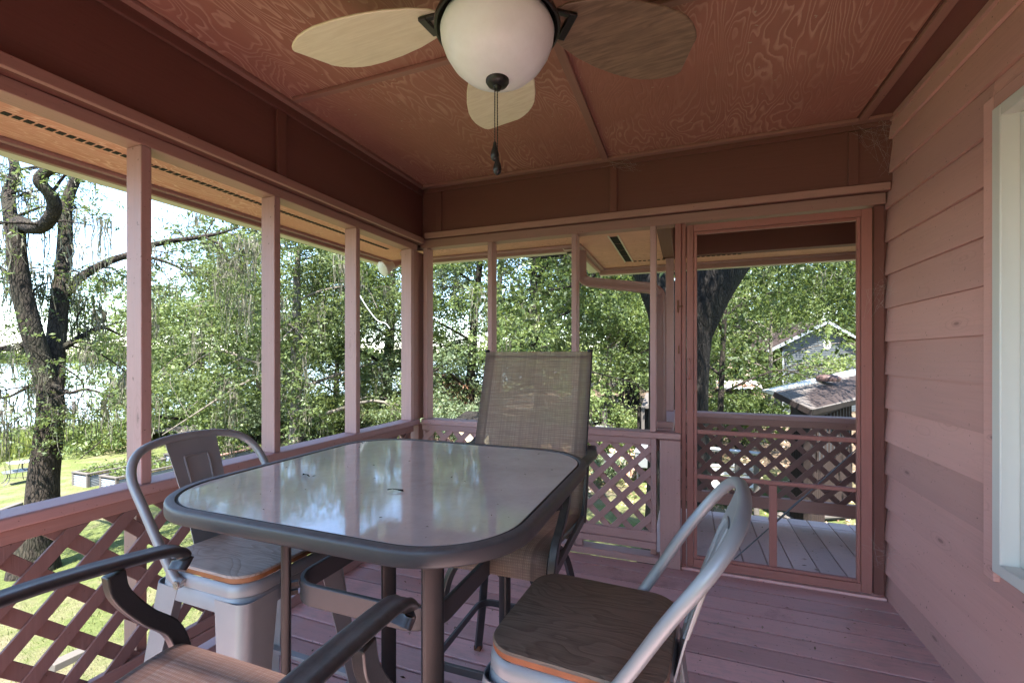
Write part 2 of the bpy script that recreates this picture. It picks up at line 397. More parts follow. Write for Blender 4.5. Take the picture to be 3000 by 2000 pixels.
def mk_tabletop():
    m = NT('dusty pebbled glass'); c = m.coords((1, 1, 1), 0)
    dust = m.noise(c, 4.5, 7, .75); fine = m.noise(c, 60, 4, .7); sm = m.noise(m.coords((3, 1, 1), 0), 3, 4, .6)
    col = m.mix(m.ramp(dust, [(.3, 0.0), (.75, 1.0)]), (.47, .445, .41), (.62, .60, .565))
    col = m.mix(m.ramp(fine, [(.58, 0.0), (.75, .35)]), col, (.36, .33, .30))
    st = m.ramp(m.noise(c, 2.6, 5, .7), [(.60, 0.0), (.72, .6)]); col = m.mix(st, col, (.40, .35, .30))
    m.base(col, m.ramp(dust, [(.35, .025), (.85, .13)]), 1.0)
    wav = m.noise(m.coords((1, 1.0, 1), 0), 70, 2, .5)
    m.bump(m.math('ADD', m.math('MULTIPLY', wav, .8), m.math('MULTIPLY', fine, .3)), .035, .002)
    return m.m
M['tabletop'] = mk_tabletop()
# outdoors
def mk_ground():
    m = NT('lawn and leaf litter'); tc = m.n('TexCoord').outputs['Object']
    n1 = m.noise(tc, .35, 4, .6); n2 = m.noise(tc, 1.6, 5, .7); n3 = m.noise(tc, 14, 6, .75); n4 = m.noise(tc, 70, 4, .7)
    grass = m.ramp(n3, [(.25, (.060, .078, .022)), (.5, (.105, .125, .038)), (.75, (.165, .175, .066))])
    dry = m.ramp(n4, [(.3, (.11, .082, .048)), (.5, (.21, .165, .108)), (.75, (.31, .255, .185))])
    f = m.ramp(m.math('ADD', m.math('MULTIPLY', n2, .55), m.math('MULTIPLY', n1, .45)), [(.47, 0.0), (.62, .75)])
    col = m.mix(f, grass, dry)
    sp = m.n('SeparateXYZ', {0: tc})
    # bare soil and fallen leaves below the trees north of the house
    wy = m.math('ADD', sp.outputs[1], m.math('MULTIPLY', m.math('SUBTRACT', n1, .5), 12.0))
    wood = m.ramp(m.math('MULTIPLY', m.math('SUBTRACT', wy, 11.0), .2), [(0, 0.0), (1, .85)])
    shore = m.ramp(m.math('MULTIPLY', m.math('ADD', sp.outputs[0], 19.0), .15), [(0, 0.0), (1, 1.0)])
    litter = m.ramp(n4, [(.3, (.06, .037, .026)), (.5, (.15, .10, .072)), (.7, (.24, .168, .125))])
    col = m.mix(m.math('MULTIPLY', wood, shore), col, litter)
    m.base(col, .95, .1); m.bump(m.math('ADD', n4, n3), .9, .05); return m.m
M['ground'] = mk_ground()
def mk_water():
    m = NT('lake water'); tc = m.n('TexCoord').outputs['Object']
    mp = m.n('Mapping', {0: tc, 'Scale': (.5, 1.6, 1)}).outputs[0]
    m.base((.16, .19, .20), .12, .6); m.bump(m.noise(mp, 1.2, 5, .6), .5, .12); return m.m
M['water'] = mk_water()
M['reed'] = leafmat('marsh grass', (.08, .10, .02), (.14, .17, .035), (.24, .26, .08), .35)
M['leaf_oak'] = leafmat('oak leaves', (0.0490, 0.0707, 0.0248), (0.0789, 0.1054, 0.0358), (0.1288, 0.1561, 0.0559), .45)
M['leaf_dark'] = leafmat('dark leaves', (.024, .037, .011), (.043, .066, .017), (.082, .108, .028), .42)
M['leaf_yel'] = leafmat('yellow green leaves', (0.0652, 0.1002, 0.0272), (0.1113, 0.1506, 0.0442), (0.1819, 0.2136, 0.0775), .48)
M['leaf_grey'] = leafmat('grey green leaves', (0.0545, 0.0802, 0.0396), (0.0927, 0.1255, 0.0631), (0.1593, 0.1889, 0.1033), .42)
M['leaf_rust'] = leafmat('rusty leaves', (.10, .05, .03), (.20, .10, .06), (.30, .18, .12), .35)
M['moss'] = leafmat('spanish moss', (.06, .054, .038), (.115, .104, .075), (.20, .18, .135), .35)
M['bark_oak'] = bark('oak bark', (.008, .006, .005), (.055, .042, .031), 1.0, (.04, .04, .024))
M['bark_grey'] = bark('pale bark', (.07, .058, .045), (.22, .19, .155), 1.3, None, .6)
M['bark_dark'] = bark('dark bark', (.006, .005, .004), (.034, .027, .022), 1.0, (.022, .023, .015))
M['zinc'] = plain('corrugated zinc', (.33, .34, .35), .4, .6, .5, .12, 5)
M['soil'] = plain('bed soil', (.05, .035, .022), .95, 0, .1, .4, 30, .6)
def mk_shingle():
    m = NT('brown shingles'); tc = m.n('TexCoord').outputs['Generated']
    br = m.n('TexBrick', {'Vector': m.n('Mapping', {0: tc, 'Scale': (1, 1, 1)}).outputs[0], 'Scale': 14.0, 'Mortar Size': .03, 'Color1': (.30, .20, .155, 1), 'Color2': (.37, .255, .20, 1), 'Mortar': (.13, .085, .065, 1), 'Brick Width': .9, 'Row Height': .32, 'Bias': 0.0})
    m.base(m.mix(m.math('MULTIPLY', m.noise(tc, 9, 5, .7), .5), br.outputs[0], (.24, .165, .13)), .9, .2); m.bump(br.outputs['Fac'], -.5, .02); return m.m
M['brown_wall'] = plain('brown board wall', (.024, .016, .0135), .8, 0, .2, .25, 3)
M['tin'] = plain('white painted tin', (.36, .37, .36), .4, .2, .5, .05, 2)
def mk_rustroof():
    m = NT('rusty tin roof'); c = m.coords((1, 1, 1), 0)
    n = m.noise(c, 1.4, 5, .7)
    m.base(m.mix(m.ramp(n, [(.45, 0.0), (.58, 1.0)]), (.62, .60, .57), (.30, .12, .07)), .7, .3); return m.m
M['rustroof'] = mk_rustroof()
def mk_brick():
    m = NT('old brick'); c = m.coords((1, 1, 1), 0)
    br = m.n('TexBrick', {'Vector': c, 'Scale': 9.0, 'Color1': (.40, .19, .11, 1), 'Color2': (.50, .28, .17, 1), 'Mortar': (.42, .38, .33, 1), 'Mortar Size': .03})
    m.base(br.outputs[0], .9, .15); return m.m
M['brick'] = mk_brick()
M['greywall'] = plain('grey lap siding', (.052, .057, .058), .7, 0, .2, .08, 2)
M['litter'] = plain('dry leaf', (.27, .19, .12), .8, 0, .2, .5, 40)
M['litter2'] = plain('pale chip', (.55, .48, .38), .8, 0, .2, .3, 40)
M['terracotta'] = plain('faded red paint', (.075, .042, .036), .6, 0, .3, .2, 6)

# ================================================================ THE PORCH
LX = -1.955; DY = 3.09; CZ = 2.64; YB = -.55          # inner left studs, far wall, ceiling, near end
f = MB()
y = 3.075
while y > YB:
    f.box(-2.1, 1.06, y-.1305, y, -.032, -random.random()*.002); y -= .141
fl_ = f.build('floor', M['floor'], None, .004, 30)
b = MB(); b.box(-2.09, 1.05, YB, 3.07, -.06, -.036); b.build('gap_shade_sheet', M['dark'], fl_, 0, 0)  # solid dark sheet added under the boards to keep their gaps dark
tag(fl_, 'mauve painted porch floor of wide boards running across the room', 'floor', kind='structure')
ce = MB()
for xa, xb, ya, yb in ((-1.95, -1.87, YB, 3.1), (-1.87, -.48, 1.76, 3.1), (-.48, .87, 1.76, 3.1), (-1.87, .87, YB, 1.76)):
    ce.box(xa+.004, xb-.004, ya+.004, yb-.004, CZ, CZ+.012)
ceil = ce.build('ceiling', M['ceil'], None, 0, 0)
tag(ceil, 'red brown plywood porch ceiling with pale wild grain between battens', 'ceiling', kind='structure')
db = MB(); db.box(-1.95, 1.06, YB, 3.1, CZ+.0125, CZ+.02); db.build('backing', M['dark'], ceil, 0, 0)
cb = MB(); cb.box(.87, 1.06, YB, 3.1, CZ, CZ+.012); cb.build('side_panel', M['friezeY'], ceil, 0, 0)
for nm, bx, mt in (('batten', (-1.905, -1.866, YB, 3.0), 'battenY'), ('batten', (.876, .915, YB, 3.0), 'battenY'), ('batten', (-.516, -.4745, 1.785, 2.985), 'battenY'),
               ('batten', (-1.842, .846, 1.735, 1.766), 'battenX'), ('batten', (-1.915, 1.04, 2.987, 3.034), 'battenX')):
    b = MB(); b.box(bx[0], bx[1], bx[2], bx[3], CZ-.019, CZ-.001); b.build(nm, M[mt], ceil, .003)

# ---- left screen wall
lw = thing('screen_wall', 'long screen porch wall of pink studs and lattice facing the lake', 'wall', (-2.0, 1, 0))
def part(nm, mat, par, *boxes, bevel=.003, **kw):
    b = MB()
    for bx in boxes: b.box(*bx)
    return b.build(nm, M[mat] if isinstance(mat, str) else mat, par, bevel, **kw)
SY = [-.10, .515, 1.125, 1.731, 2.345, 2.963]
for y in SY:
    b = MB(); b.box(-2.046, LX, y, y+.037, .853, 2.158); b.build('stud', M['railZ'], lw, .003)
    part('lower_stud', 'trimZ', lw, (-2.062, -1.983, y, y+.037, .061, .808))
part('cap_rail', 'railY', lw, (-2.066, -1.944, YB, 3.075, .811, .852), bevel=.006)
part('top_plate', 'trimY', lw, (-2.048, LX, YB, 3.05, 2.159, 2.207))
part('frieze_panel', 'friezeY', lw, (-2.03, -1.915, YB, 3.06, 2.209, CZ))
part('frieze_trim', 'trimY', lw, (-1.914, -1.892, YB, 3.04, 2.2085, 2.25))
part('top_trim', 'friezeY', lw, (-1.914, -1.896, YB, 3.04, 2.578, CZ-.001))
part('frieze_batten', 'friezeZ', lw, (-1.914, -1.897, 1.70, 1.756, 2.252, 2.576))
part('sole_plate', 'railY', lw, (-2.066, -1.962, YB, 3.0, .001, .06), bevel=.005)
part('lattice_rail', 'trimY', lw, (-1.982, -1.950, YB, 3.0, .105, .150), (-1.982, -1.955, YB, 3.0, .152, .2), bevel=.004)
part('lattice_trim', 'trimY', lw, (-1.982, -1.957, YB, 3.0, .765, .810))
lm = MB(); lattice(lm, YB, 3.0, .2, .765, lambda u, v, d: V((-1.958-d, u, v)), pitch=.118, w=.045, phase=.03)
lm.build('lattice', M['latt_shaded'], lw, .0015, seg=1)

# ---- far screen wall
fw = thing('screen_wall', 'short screen porch wall of pink studs with lattice beside the screen door', 'wall', (-.9, 3.13, 0))
for x in (-1.929, -1.377, -.743, -.221):
    part('stud', 'railZ', fw, (x, x+.037, DY, DY+.088, .853, 2.186))
    part('lower_stud', 'trimZ', fw, (x, x+.037, DY+.03, DY+.1, .046, .808))
part('corner_post', 'trimZ', fw, (-2.046, -1.957, 3.003, 3.175, .852, 2.157), (-2.046, -1.965, 3.08, 3.175, .0, .81), (-1.992, -1.962, 3.06, 3.085, .853, 2.157))
part('door_post', 'doorZ', fw, (-.069, -.031, DY, DY+.09, .853, 2.186), (-.030, -.003, DY+.012, DY+.09, 0, 2.186))
part('box_post', 'railZ', fw, (-.159, -.034, 3.05, 3.19, .0, .81), bevel=.005)
part('cap_rail', 'railX', fw, (-1.943, -.031, 3.079, 3.195, .81, .851), bevel=.006)
part('top_plate', 'trimX', fw, (-1.953, 1.03, DY, DY+.09, 2.187, 2.249))
part('frieze_panel', 'friezeX', fw, (-1.915, 1.05, 3.062, 3.15, 2.2505, CZ))
part('frieze_trim', 'trimX', fw, (-1.89, 1.036, 3.044, 3.0615, 2.250, 2.292))
part('top_trim', 'friezeX', fw, (-1.89, 1.04, 3.044, 3.0615, 2.597, CZ-.001))
for xa in (-1.79, -.475, .845): part('frieze_batten', 'friezeZ', fw, (xa, xa+.048, 3.047, 3.0615, 2.294, 2.595))
part('sole_plate', 'railX', fw, (-1.94, -.162, 3.075, 3.18, .001, .045), bevel=.004)
part('lattice_rail', 'railX', fw, (-1.94, -.180, 3.085, 3.122, .09, .135), (-1.94, -.18, 3.09, 3.122, .137, .2), bevel=.004)
part('stub_block', 'railZ', fw, (-.715, -.665, 3.095, 3.13, .046, .089))
part('lattice_trim', 'railX', fw, (-1.94, -.215, 3.09, 3.115, .765, .809), (-.214, -.182, 3.088, 3.122, .2, .809))
lm = MB(); lattice(lm, -1.94, -.215, .2, .765, lambda u, v, d: V((u, 3.094+d, v)), pitch=.106, w=.040, phase=.02)
lm.build('lattice', M['railZ'], fw, .0015, seg=1)
part('door_jamb', 'friezeZ', fw, (.980, 1.03, DY+.02, DY+.1, 0, 2.186), (1.031, 1.2, 3.139, 3.19, 0, 2.6))
part('threshold', 'floor', fw, (-.03, 1.03, 3.077, 3.2, -.02, .012))
# hook latch left on the post
part('latch', 'rust', fw, (-.055, -.047, 3.078, 3.0895, 1.62, 1.70), (-.050, -.02, 3.070, 3.0775, 1.655, 1.663), (-.05, -.043, 3.08, 3.0895, 1.36, 1.41))

# ---- screen door
dr = thing('screen_door', 'red screen door with its mesh gone and thin cross rails, closed', 'door', (.48, 3.1, 0))
part('stile', 'doorZ', dr, (.002, .042, 3.084, 3.116, .02, 2.168)); part('stile', 'doorZ', dr, (.915, .966, 3.084, 3.116, .02, 2.168))
part('top_rail', 'doorX', dr, (.0425, .9145, 3.084, 3.116, 2.126, 2.168)); part('bottom_rail', 'doorX', dr, (.0425, .9145, 3.084, 3.116, .02, .070))
part('bead', 'doorZ', dr, (.044, .062, 3.089, 3.112, .072, 2.124), (.896, .913, 3.089, 3.112, .072, 2.124), (.063, .895, 3.089, 3.112, 2.107, 2.124), (.063, .895, 3.089, 3.112, .072, .089), bevel=.002)
part('cross_rail', 'doorX', dr, (.063, .895, 3.09, 3.112, .856, .882)); part('cross_rail', 'doorX', dr, (.063, .895, 3.09, 3.112, .577, .600))
part('mullion', 'doorZ', dr, (.462, .503, 3.0905, 3.112, .09, .576))
b = MB(); b.tube([(.274, 3.118, .091), (.59, 3.118, .452), (.9, 3.118, .814)], .0035, 8); b.tube([(.50, 3.118, .35), (.64, 3.118, .512)], .006, 8); b.build('tension_rod', M['gun'], dr)
b = MB(); b.tube(cr([(.016, 3.083, 1.325), (.016, 3.060, 1.318), (.016, 3.048, 1.29), (.016, 3.048, 1.235), (.016, 3.060, 1.207), (.016, 3.083, 1.20)], 5), .006, 8)
b.box(.004, .028, 3.0795, 3.0838, 1.19, 1.215); b.box(.004, .028, 3.0795, 3.0838, 1.312, 1.337); b.build('handle', M['doorZ'], dr)

# ---- house wall with lap siding and the edge of a white window
hw = thing('house_wall', 'house wall of mauve cedar lap boards with a white window in it', 'wall', (1.1, 1, 0))
sb = MB(); z = -.045; pitch = .1838; WY = 2.187; WZ0, WZ1 = .545, 2.272
while z < CZ:
    z1 = min(z+pitch+.012, CZ)
    segs = [(YB-.3, 3.135+random.uniform(-.006, .008))]
    segs = [(*segs[0], z, z1)]
    if z1 > WZ0+.01 and z < WZ1-.01:
        full = segs[0]; segs = [(WY-.002, full[1], z, z1)]
        if z < WZ0: segs.append((full[0], WY-.0025, z, WZ0+.04))
        if z1 > WZ1: segs.append((full[0], WY-.0025, WZ1+.001, z1))
    for ya, yb, za, zb_ in segs:
        xf = lambda q: 1.032+.021*(q-z)/(pitch+.012)
        pr = [(xf(za), za), (xf(zb_), zb_), (xf(zb_)+.014, zb_), (xf(za)+.016, za)]
        sb.loft([[(x, ya, zz) for x, zz in pr], [(x, yb, zz) for x, zz in pr]])
    z += pitch
for zz in [-.045+pitch*k+.028 for k in range(15)]:
    for yy_ in (2.235, 2.64, 3.05):
        if zz < CZ-.03: sb.m = 1; sb.lathe([(.0001, 0), (.0032, 0), (.0032, .0012), (.0001, .0016)], (0, 0, 0), 6); nv = sb.v[-24:]; del sb.v[-24:]; xx = 1.0348+.021*.028/(pitch+.012)-.0005; sb.v += [(xx-q[2], yy_+q[0]+random.uniform(-.001, .001), zz+q[1]) for q in nv]
sb.build('siding', [M['siding'], M['rust']], hw, 0, 30)
part('wall_core', 'dark', hw, (1.075, 1.2, YB-.3, 3.12, 0, WZ0), (1.075, 1.2, YB-.3, 3.12, WZ1, CZ), (1.075, 1.2, WY, 3.12, WZ0, WZ1), bevel=0)
part('corner_trim', 'siding', hw, (1.026, 1.044, YB, 3.03, CZ-.03, CZ-.001))
wn = part('window', 'white', hw, (1.014, 1.10, 2.078, 2.125, .583, 2.22), (1.014, 1.10, .6, 2.0775, 2.178, 2.22), (1.012, 1.10, .6, 2.0775, .583, .625), bevel=.004)
b = MB(); b.box(1.064, 1.10, 2.015, 2.0765, .627, 2.176); b.box(1.064, 1.10, .65, 2.0145, 2.115, 2.176); b.box(1.064, 1.10, .65, 2.0145, .627, .69); b.box(1.062, 1.092, .65, 2.0145, 1.36, 1.40); b.build('sash', M['white'], wn, .003)
b = MB(); b.box(1.078, 1.084, .65, 2.015, .69, 2.115); b.build('pane', M['glassdark'], wn)
part('casing', 'siding', hw, (1.020, 1.075, 2.1265, WY, WZ0, WZ1), (1.020, 1.075, .55, 2.126, 2.222, WZ1), bevel=.003)
part('outer_walls', 'friezeZ', hw, (1.2, 7.5, -6, 3.12, -2.1, 2.72), bevel=0)  # unseen block for the house body, put in to block the sun

# ---- roof, soffits, gutters
rf = thing('porch_roof', 'porch roof edge with tan vented soffit and cream gutter', 'roof', (0, 2, 2.7))
part('roof_deck', 'friezeX', rf, (-2.5, 1.2, YB-.2, 4.5, 2.725, 2.84), (1.2, 8, -7, 4.5, 2.725, 2.84), bevel=0)  # unseen slab put in for shade, cut short to admit sun behind the camera
part('soffit', 'soffit', rf, (-2.452, -2.047, YB-.4, 3.40, 2.19, 2.198), bevel=0)
part('soffit', 'soffitx', rf, (-2.046, -.746, 3.182, 3.40, 2.191, 2.199), (-.745, -.19, 3.182, 4.45, 2.190, 2.198), (-.189, 4, 4.23, 4.45, 2.190, 2.198), bevel=0)
v = MB(); y = -.6
while y < 3.0:
    v.box(-2.226, -2.196, y, y+.021, 2.1875, 2.1895); y += .030
v.build('soffit_vent', M['dark'], rf)
v = MB(); y = 3.25
while y < 4.18:
    v.box(-.51, -.455, y, y+.009, 2.186, 2.1893) if int((y-3.25)/.014) % 16 else None; y += .014
x = -.44
while x < .4: v.box(x, x+.024, 4.19, 4.215, 2.1863, 2.1893); x += .04
v.build('soffit_vent', M['dark'], rf)
part('vent_frame', 'cream', rf, (-.52, -.511, 3.24, 4.2, 2.184, 2.1897), (-.454, -.445, 3.24, 4.2, 2.184, 2.1897), bevel=0)
def eave(axis, a0, a1, inner, sgn, zt=2.172, zf=2.15):
    bx = lambda p, q, z0, z1: (min(inner+sgn*p, inner+sgn*q), max(inner+sgn*p, inner+sgn*q), a0, a1, z0, z1) if axis == 'Y' else (a0, a1, min(inner+sgn*p, inner+sgn*q), max(inner+sgn*p, inner+sgn*q), z0, z1)
    part('eave_trim', 'railX' if axis == 'X' else 'railY', rf, bx(0, .03, zt, 2.1895))
    part('fascia', 'trim'+axis, rf, bx(.031, .058, zf, 2.72))
    g = MB(); pr = [(.0585, zf+.003), (.135, zf+.003), (.155, zf+.03), (.16, zf+.11), (.155, zf+.112), (.15, zf+.035), (.132, zf+.008), (.0585, zf+.008)]
    fn = (lambda p, q, a: V((inner+sgn*p, a, q))) if axis == 'Y' else (lambda p, q, a: V((a, inner+sgn*p, q)))
    g.loft([[fn(p, q, a) for p, q in pr] for a in (a0, a1)]); g.build('gutter', M['cream'], rf, 0, 30)
eave('Y', YB-.4, 3.40, -2.452, -1); eave('X', -2.61, -.80, 3.40, 1); eave('Y', 3.42, 4.45, -.745, -1); eave('X', -.80, 4, 4.45, 1, 2.172, 2.135)
part('sun_stop_beam', 'friezeX', rf, (-2.05, 1.05, YB-.14, YB-.002, 2.16, 2.72), bevel=.004)  # beam added at the unseen near end to keep direct sun off the table
part('outer_beam', 'friezeX', rf, (-.17, 4, 4.14, 4.229, 2.191, 2.6), bevel=.004)
part('outer_beam', 'friezeY', rf, (-.189, -.10, 3.18, 4.139, 2.191, 2.6), bevel=.004)
part('outer_ceiling', 'ceilx', rf, (-.1, 4, 3.15, 4.14, 2.601, 2.61), bevel=0)

# ---- downspout, corner floodlight
dp = thing('downspout', 'ribbed mauve downspout with two elbows outside the screen', 'downspout', (-.168, 3.28, .8))
pr = []
for i in range(80):
    a = 2*PI*i/80; rx = .034; c_, s_ = math.cos(a), math.sin(a); k = 1/max(abs(c_), abs(s_)/.8)
    rib = 1-.11*(math.sin(a*10)**2); pr.append((rx*c_*k*rib, rx*s_*k*rib))
path = cr([(-.752, 3.46, 2.15), (-.752, 3.46, 2.04), (-.752, 3.46, 1.985)], 4)+cr([(-.748, 3.458, 1.955), (-.735, 3.455, 1.93), (-.705, 3.447, 1.912), (-.66, 3.435, 1.898), (-.45, 3.37, 1.856), (-.24, 3.30, 1.815)], 4)+cr([(-.205, 3.288, 1.800), (-.182, 3.282, 1.775), (-.172, 3.28, 1.745), (-.168, 3.28, 1.70), (-.168, 3.28, 1.2), (-.168, 3.28, .70)], 4)
d_ = MB(); d_.sweep(pr, path, (0.35, -1, 0)); d_.build('pipe', plain('downspout paint', srgb(140, 106, 100), .4, 0, .5, .1, 6), dp, 0, 30)
b = MB(); b.tube([(-.21, 3.25, .885), (-.168, 3.235, .88), (-.12, 3.25, .90), (-.12, 3.3, .9), (-.21, 3.31, .88), (-.21, 3.25, .885)], .004, 6); b.build('tie', M['web'], dp)
fl = thing('floodlight', 'white flood lamp on a bracket below the soffit corner', 'lamp', (-2.14, 3.16, 2.188))
b = MB(); b.lathe([(.0, 2.1885), (.045, 2.1885), (.045, 2.165), (.02, 2.15), (0, 2.15)], (-2.14, 3.16, 0), 20); b.build('base', M['railX'], fl)
b = MB(); b.tube(cr([(-2.14, 3.16, 2.16), (-2.15, 3.13, 2.11), (-2.17, 3.09, 2.085)], 4), .014, 10); b.tube([(-2.165, 3.10, 2.09), (-2.19, 3.04, 2.062)], [.022, .032], 14); b.build('arm', M['railX'], fl)
b = MB(); ax = V((-.35, -.85, -.45)).normalized(); o_ = V((-2.185, 3.05, 2.068)); qx = ax.orthogonal().normalized(); qy = ax.cross(qx)
rings = [[o_+ax*t+qx*(math.cos(2*PI*j/20)*r)+qy*(math.sin(2*PI*j/20)*r) for j in range(20)] for t, r in ((0, .03), (.03, .036), (.07, .055), (.10, .060), (.112, .045), (.115, 0.001))]
b.loft(rings); b.build('lamp_head', M['white'], fl)

# ---- outer deck and its railings
dk = MB(); x = -.22
while x < 3.4:
    e = 4.31+.09*(x+.2)/1.4*.8+random.uniform(-.012, .012)
    r_ = random.random(); dk.box(x, x+.137, 3.205, 4.205, -.04, -.004, r_); dk.box(x, x+.137, 4.212, min(e, 4.5), -.04, -.004, r_); x += .143
tag(dk.build('deck', M['deck'], None, .004, 30), 'grey mauve deck boards outside the screen door', 'deck', kind='structure')
part_ = thing('deck_railing', 'lattice railing across the outer deck seen through the screen door', 'railing', (1.2, 4.2, 0))
part('cap_rail', 'railX', part_, (-.17, 3.6, 4.15, 4.27, .828, .868), bevel=.006)
part('top_rail', 'trimX', part_, (-.1, 3.6, 4.18, 4.22, .775, .827)); part('bottom_rail', 'trimX', part_, (-.1, 3.6, 4.175, 4.225, .105, .2), bevel=.004)
lm = MB(); lattice(lm, -.1, 3.6, .2, .775, lambda u, v, d: V((u, 4.185+d, v)), pitch=.104, w=.041, phase=.05); lm.build('lattice', M['latt_shaded'], part_, .0015, seg=1)
for xx in (1.75, 3.5): part('post', 'trimZ', part_, (xx, xx+.09, 4.226, 4.31, -.04, .827))
pr2 = thing('deck_railing', 'short side railing of the outer deck, its cap seen end on by the downspout', 'railing', (-.13, 3.7, 0))
part('cap_rail', 'railY', pr2, (-.183, -.083, 3.2, 4.149, .824, .866), bevel=.006); part('end_block', 'railX', pr2, (-.185, -.08, 3.197, 3.245, .867, .905)); part('bottom_rail', 'trimY', pr2, (-.15, -.11, 3.2, 4.14, .1, .19))
lm = MB(); lattice(lm, 3.2, 4.14, .19, .824, lambda u, v, d: V((-.135+d, u, v)), phase=.04); lm.build('lattice', M['trimZ'], pr2, .0015, seg=1)
part('corner_post', 'trimZ', pr2, (-.165, -.103, 4.228, 4.30, -.04, .827))
b = MB(); b.box(-.168, -.102, 4.17, 4.227, .869, 2.19); tag(b.build('porch_column', M['railZ'], None, .004), 'square mauve roof post on the deck railing corner behind the downspout', 'post')
for nm, x in (('deck_pier', -1.9), ('deck_pier', -.12), ('deck_pier', 1.9)):
    b = MB(); b.box(x-.07, x+.07, 2.95, 3.09, -2.0, -.24); tag(b.build(nm, M['oldZ'], None, .006), {-1.9: 'wooden pier post below the far corner of the porch', -.12: 'wooden pier post below the porch by the door post', 1.9: 'wooden pier post below the house end of the deck'}[x], 'post')
b = MB(); b.box(-2.1, 1.2, 3.09, 3.13, -.27, -.034); b.box(-2.1, -2.06, YB, 3.089, -.27, -.034); b.box(-.22, 3.4, 4.24, 4.28, -.26, -.042)
tag(b.build('rim_joist', M['trimX'], None, .004), 'mauve rim boards below the porch and deck floor edges', 'joist')

# ================================================================ CEILING FAN
FX, FY = -.515, 1.226
fan = thing('ceiling_fan', 'five blade ceiling fan with bronze pan and frosted bowl light', 'ceiling fan', (FX, FY, CZ))
b = MB(); b.lathe([(.0, CZ-.002), (.075, CZ-.002), (.085, CZ-.02), (.07, CZ-.07), (.05, CZ-.085), (.115, CZ-.10), (.135, CZ-.13), (.135, 2.425), (.11, 2.40), (.0, 2.40)], (FX, FY, 0), 40); b.build('motor_housing', M['bronze'], fan)
b = MB(); b.lathe([(.09, 2.402), (.105, 2.385), (.15, 2.345), (.178, 2.312), (.1835, 2.300), (.182, 2.292), (.176, 2.290), (.171, 2.297), (.140, 2.335), (.09, 2.36)], (FX, FY, 0), 64); b.build('light_pan', M['bronze'], fan)
b = MB(); b.lathe([(.08, 2.335), (.135, 2.325), (.158, 2.305), (.1655, 2.285), (.163, 2.262), (.152, 2.232), (.132, 2.200), (.104, 2.174), (.070, 2.158), (.035, 2.151), (0.001, 2.1495)], (FX, FY, 0), 64); b.build('bowl', M['bowl'], fan, 0, 60)
b = MB(); b.lathe([(.001, 2.1525), (.034, 2.152), (.034, 2.145), (.028, 2.136), (.013, 2.131), (.009, 2.122), (.001, 2.120)], (FX, FY, 0), 24); b.build('finial', M['bronze'], fan)
for k, (cx_, cy_, zb) in enumerate(((-.004, -.010, 1.966), (.004, -.010, 1.925))):
    c_ = MB(); z = 2.126
    while z > zb:
        c_.lathe([(.0004, z+.0022), (.0018, z+.0012), (.0022, z), (.0018, z-.0012), (.0004, z-.0022)], (FX+cx_, FY+cy_, 0), 6); z -= .0046
    ch = c_.build('pull_chain', M['bronze'], fan)
    b = MB(); b.lathe([(.001, zb+.003), (.004, zb), (.006, zb-.012), (.011, zb-.028), (.0125, zb-.038), (.010, zb-.048), (.004, zb-.054), (.001, zb-.055)], (FX+cx_, FY+cy_, 0), 14); b.build('pull_knob', M['black'], ch)
bl = [(.175, .036), (.20, .060), (.25, .088), (.32, .113), (.40, .130), (.48, .138), (.55, .137), (.59, .130), (.63, .117), (.665, .098), (.688, .080), (.697, .068), (.70, .056)]
ol = [(r, w) for r, w in bl]+[(r-.040*max(0, (r-.5)/.2), -w) for r, w in reversed(bl)]
for i in range(5):
    a = R(40.5+70.5*i); ca, sa = math.cos(a), math.sin(a); pt = R(-9)
    def T(r, w, z=0): return V((FX+r*ca-w*math.cos(pt)*sa, FY+r*sa+w*math.cos(pt)*ca, 2.372+w*math.sin(pt)+z-.02*max(0, r-.2)))
    m_ = MB(); m_._add([tuple(V((r, w, zz))) for zz in (0, .008) for r, w in ol], [], 0.3); m_.v = []; m_.r = []
    m_.loft([[T(r, w, 0) for r, w in ol], [T(r, w, .008) for r, w in ol]], rnd=.1+.17*i)
    bo = m_.build('blade', M['blade2' if i == 0 else 'blade'], fan, .003, 30)
    br = MB()
    for sgn in (-1, 1): br.bar(T(.10, sgn*.022, .004), T(.235, sgn*.04, -.010), .016, .012)
    br.bar(T(.225, -.048, -.010), T(.225, .048, -.010), .026, .012); br.bar(T(.10, -.03, .006), T(.10, .03, .006), .02, .014)
    br.build('blade_bracket', M['bronze'], bo, .003)

# ================================================================ TABLE
TX, TY, TZ = -.786, 1.163, 1.0
tb = thing('patio_table', 'square bar height patio table with grey rim and dusty glass top', 'table', (TX, TY, 0))
def rr3(hx, hy, r, z, n=12): return [V((x, y_, z)) for x, y_ in rrect(TX, TY, hx, hy, r, n)]
HX, HY, CR = .489, .476, .222
def rg(e, z): return rr3(HX-e, HY-e, CR-e, z, 16)
b = MB(); b.loft([rg(.006, TZ-.034), rg(.0015, TZ-.032), rg(0, TZ-.027), rg(0, TZ-.007), rg(.0015, TZ-.002), rg(.005, TZ+.0005), rg(.021, TZ), rg(.024, TZ-.004), rg(.024, TZ-.012), rg(.033, TZ-.034), rg(.006, TZ-.034)], False, False)
b.build('rim', M['table_frame'], tb, 0, 50)
b = MB(); b.loft([rg(.0245, TZ-.010), rg(.0245, TZ-.0035), rg(.0255, TZ-.0025)]); b.build('seal', M['rubber'], tb)
b = MB(); b.loft([rg(.029, TZ-.008), rg(.029, TZ-.0016)], True, True); b.build('glass_top', M['tabletop'], tb)
LA = .228
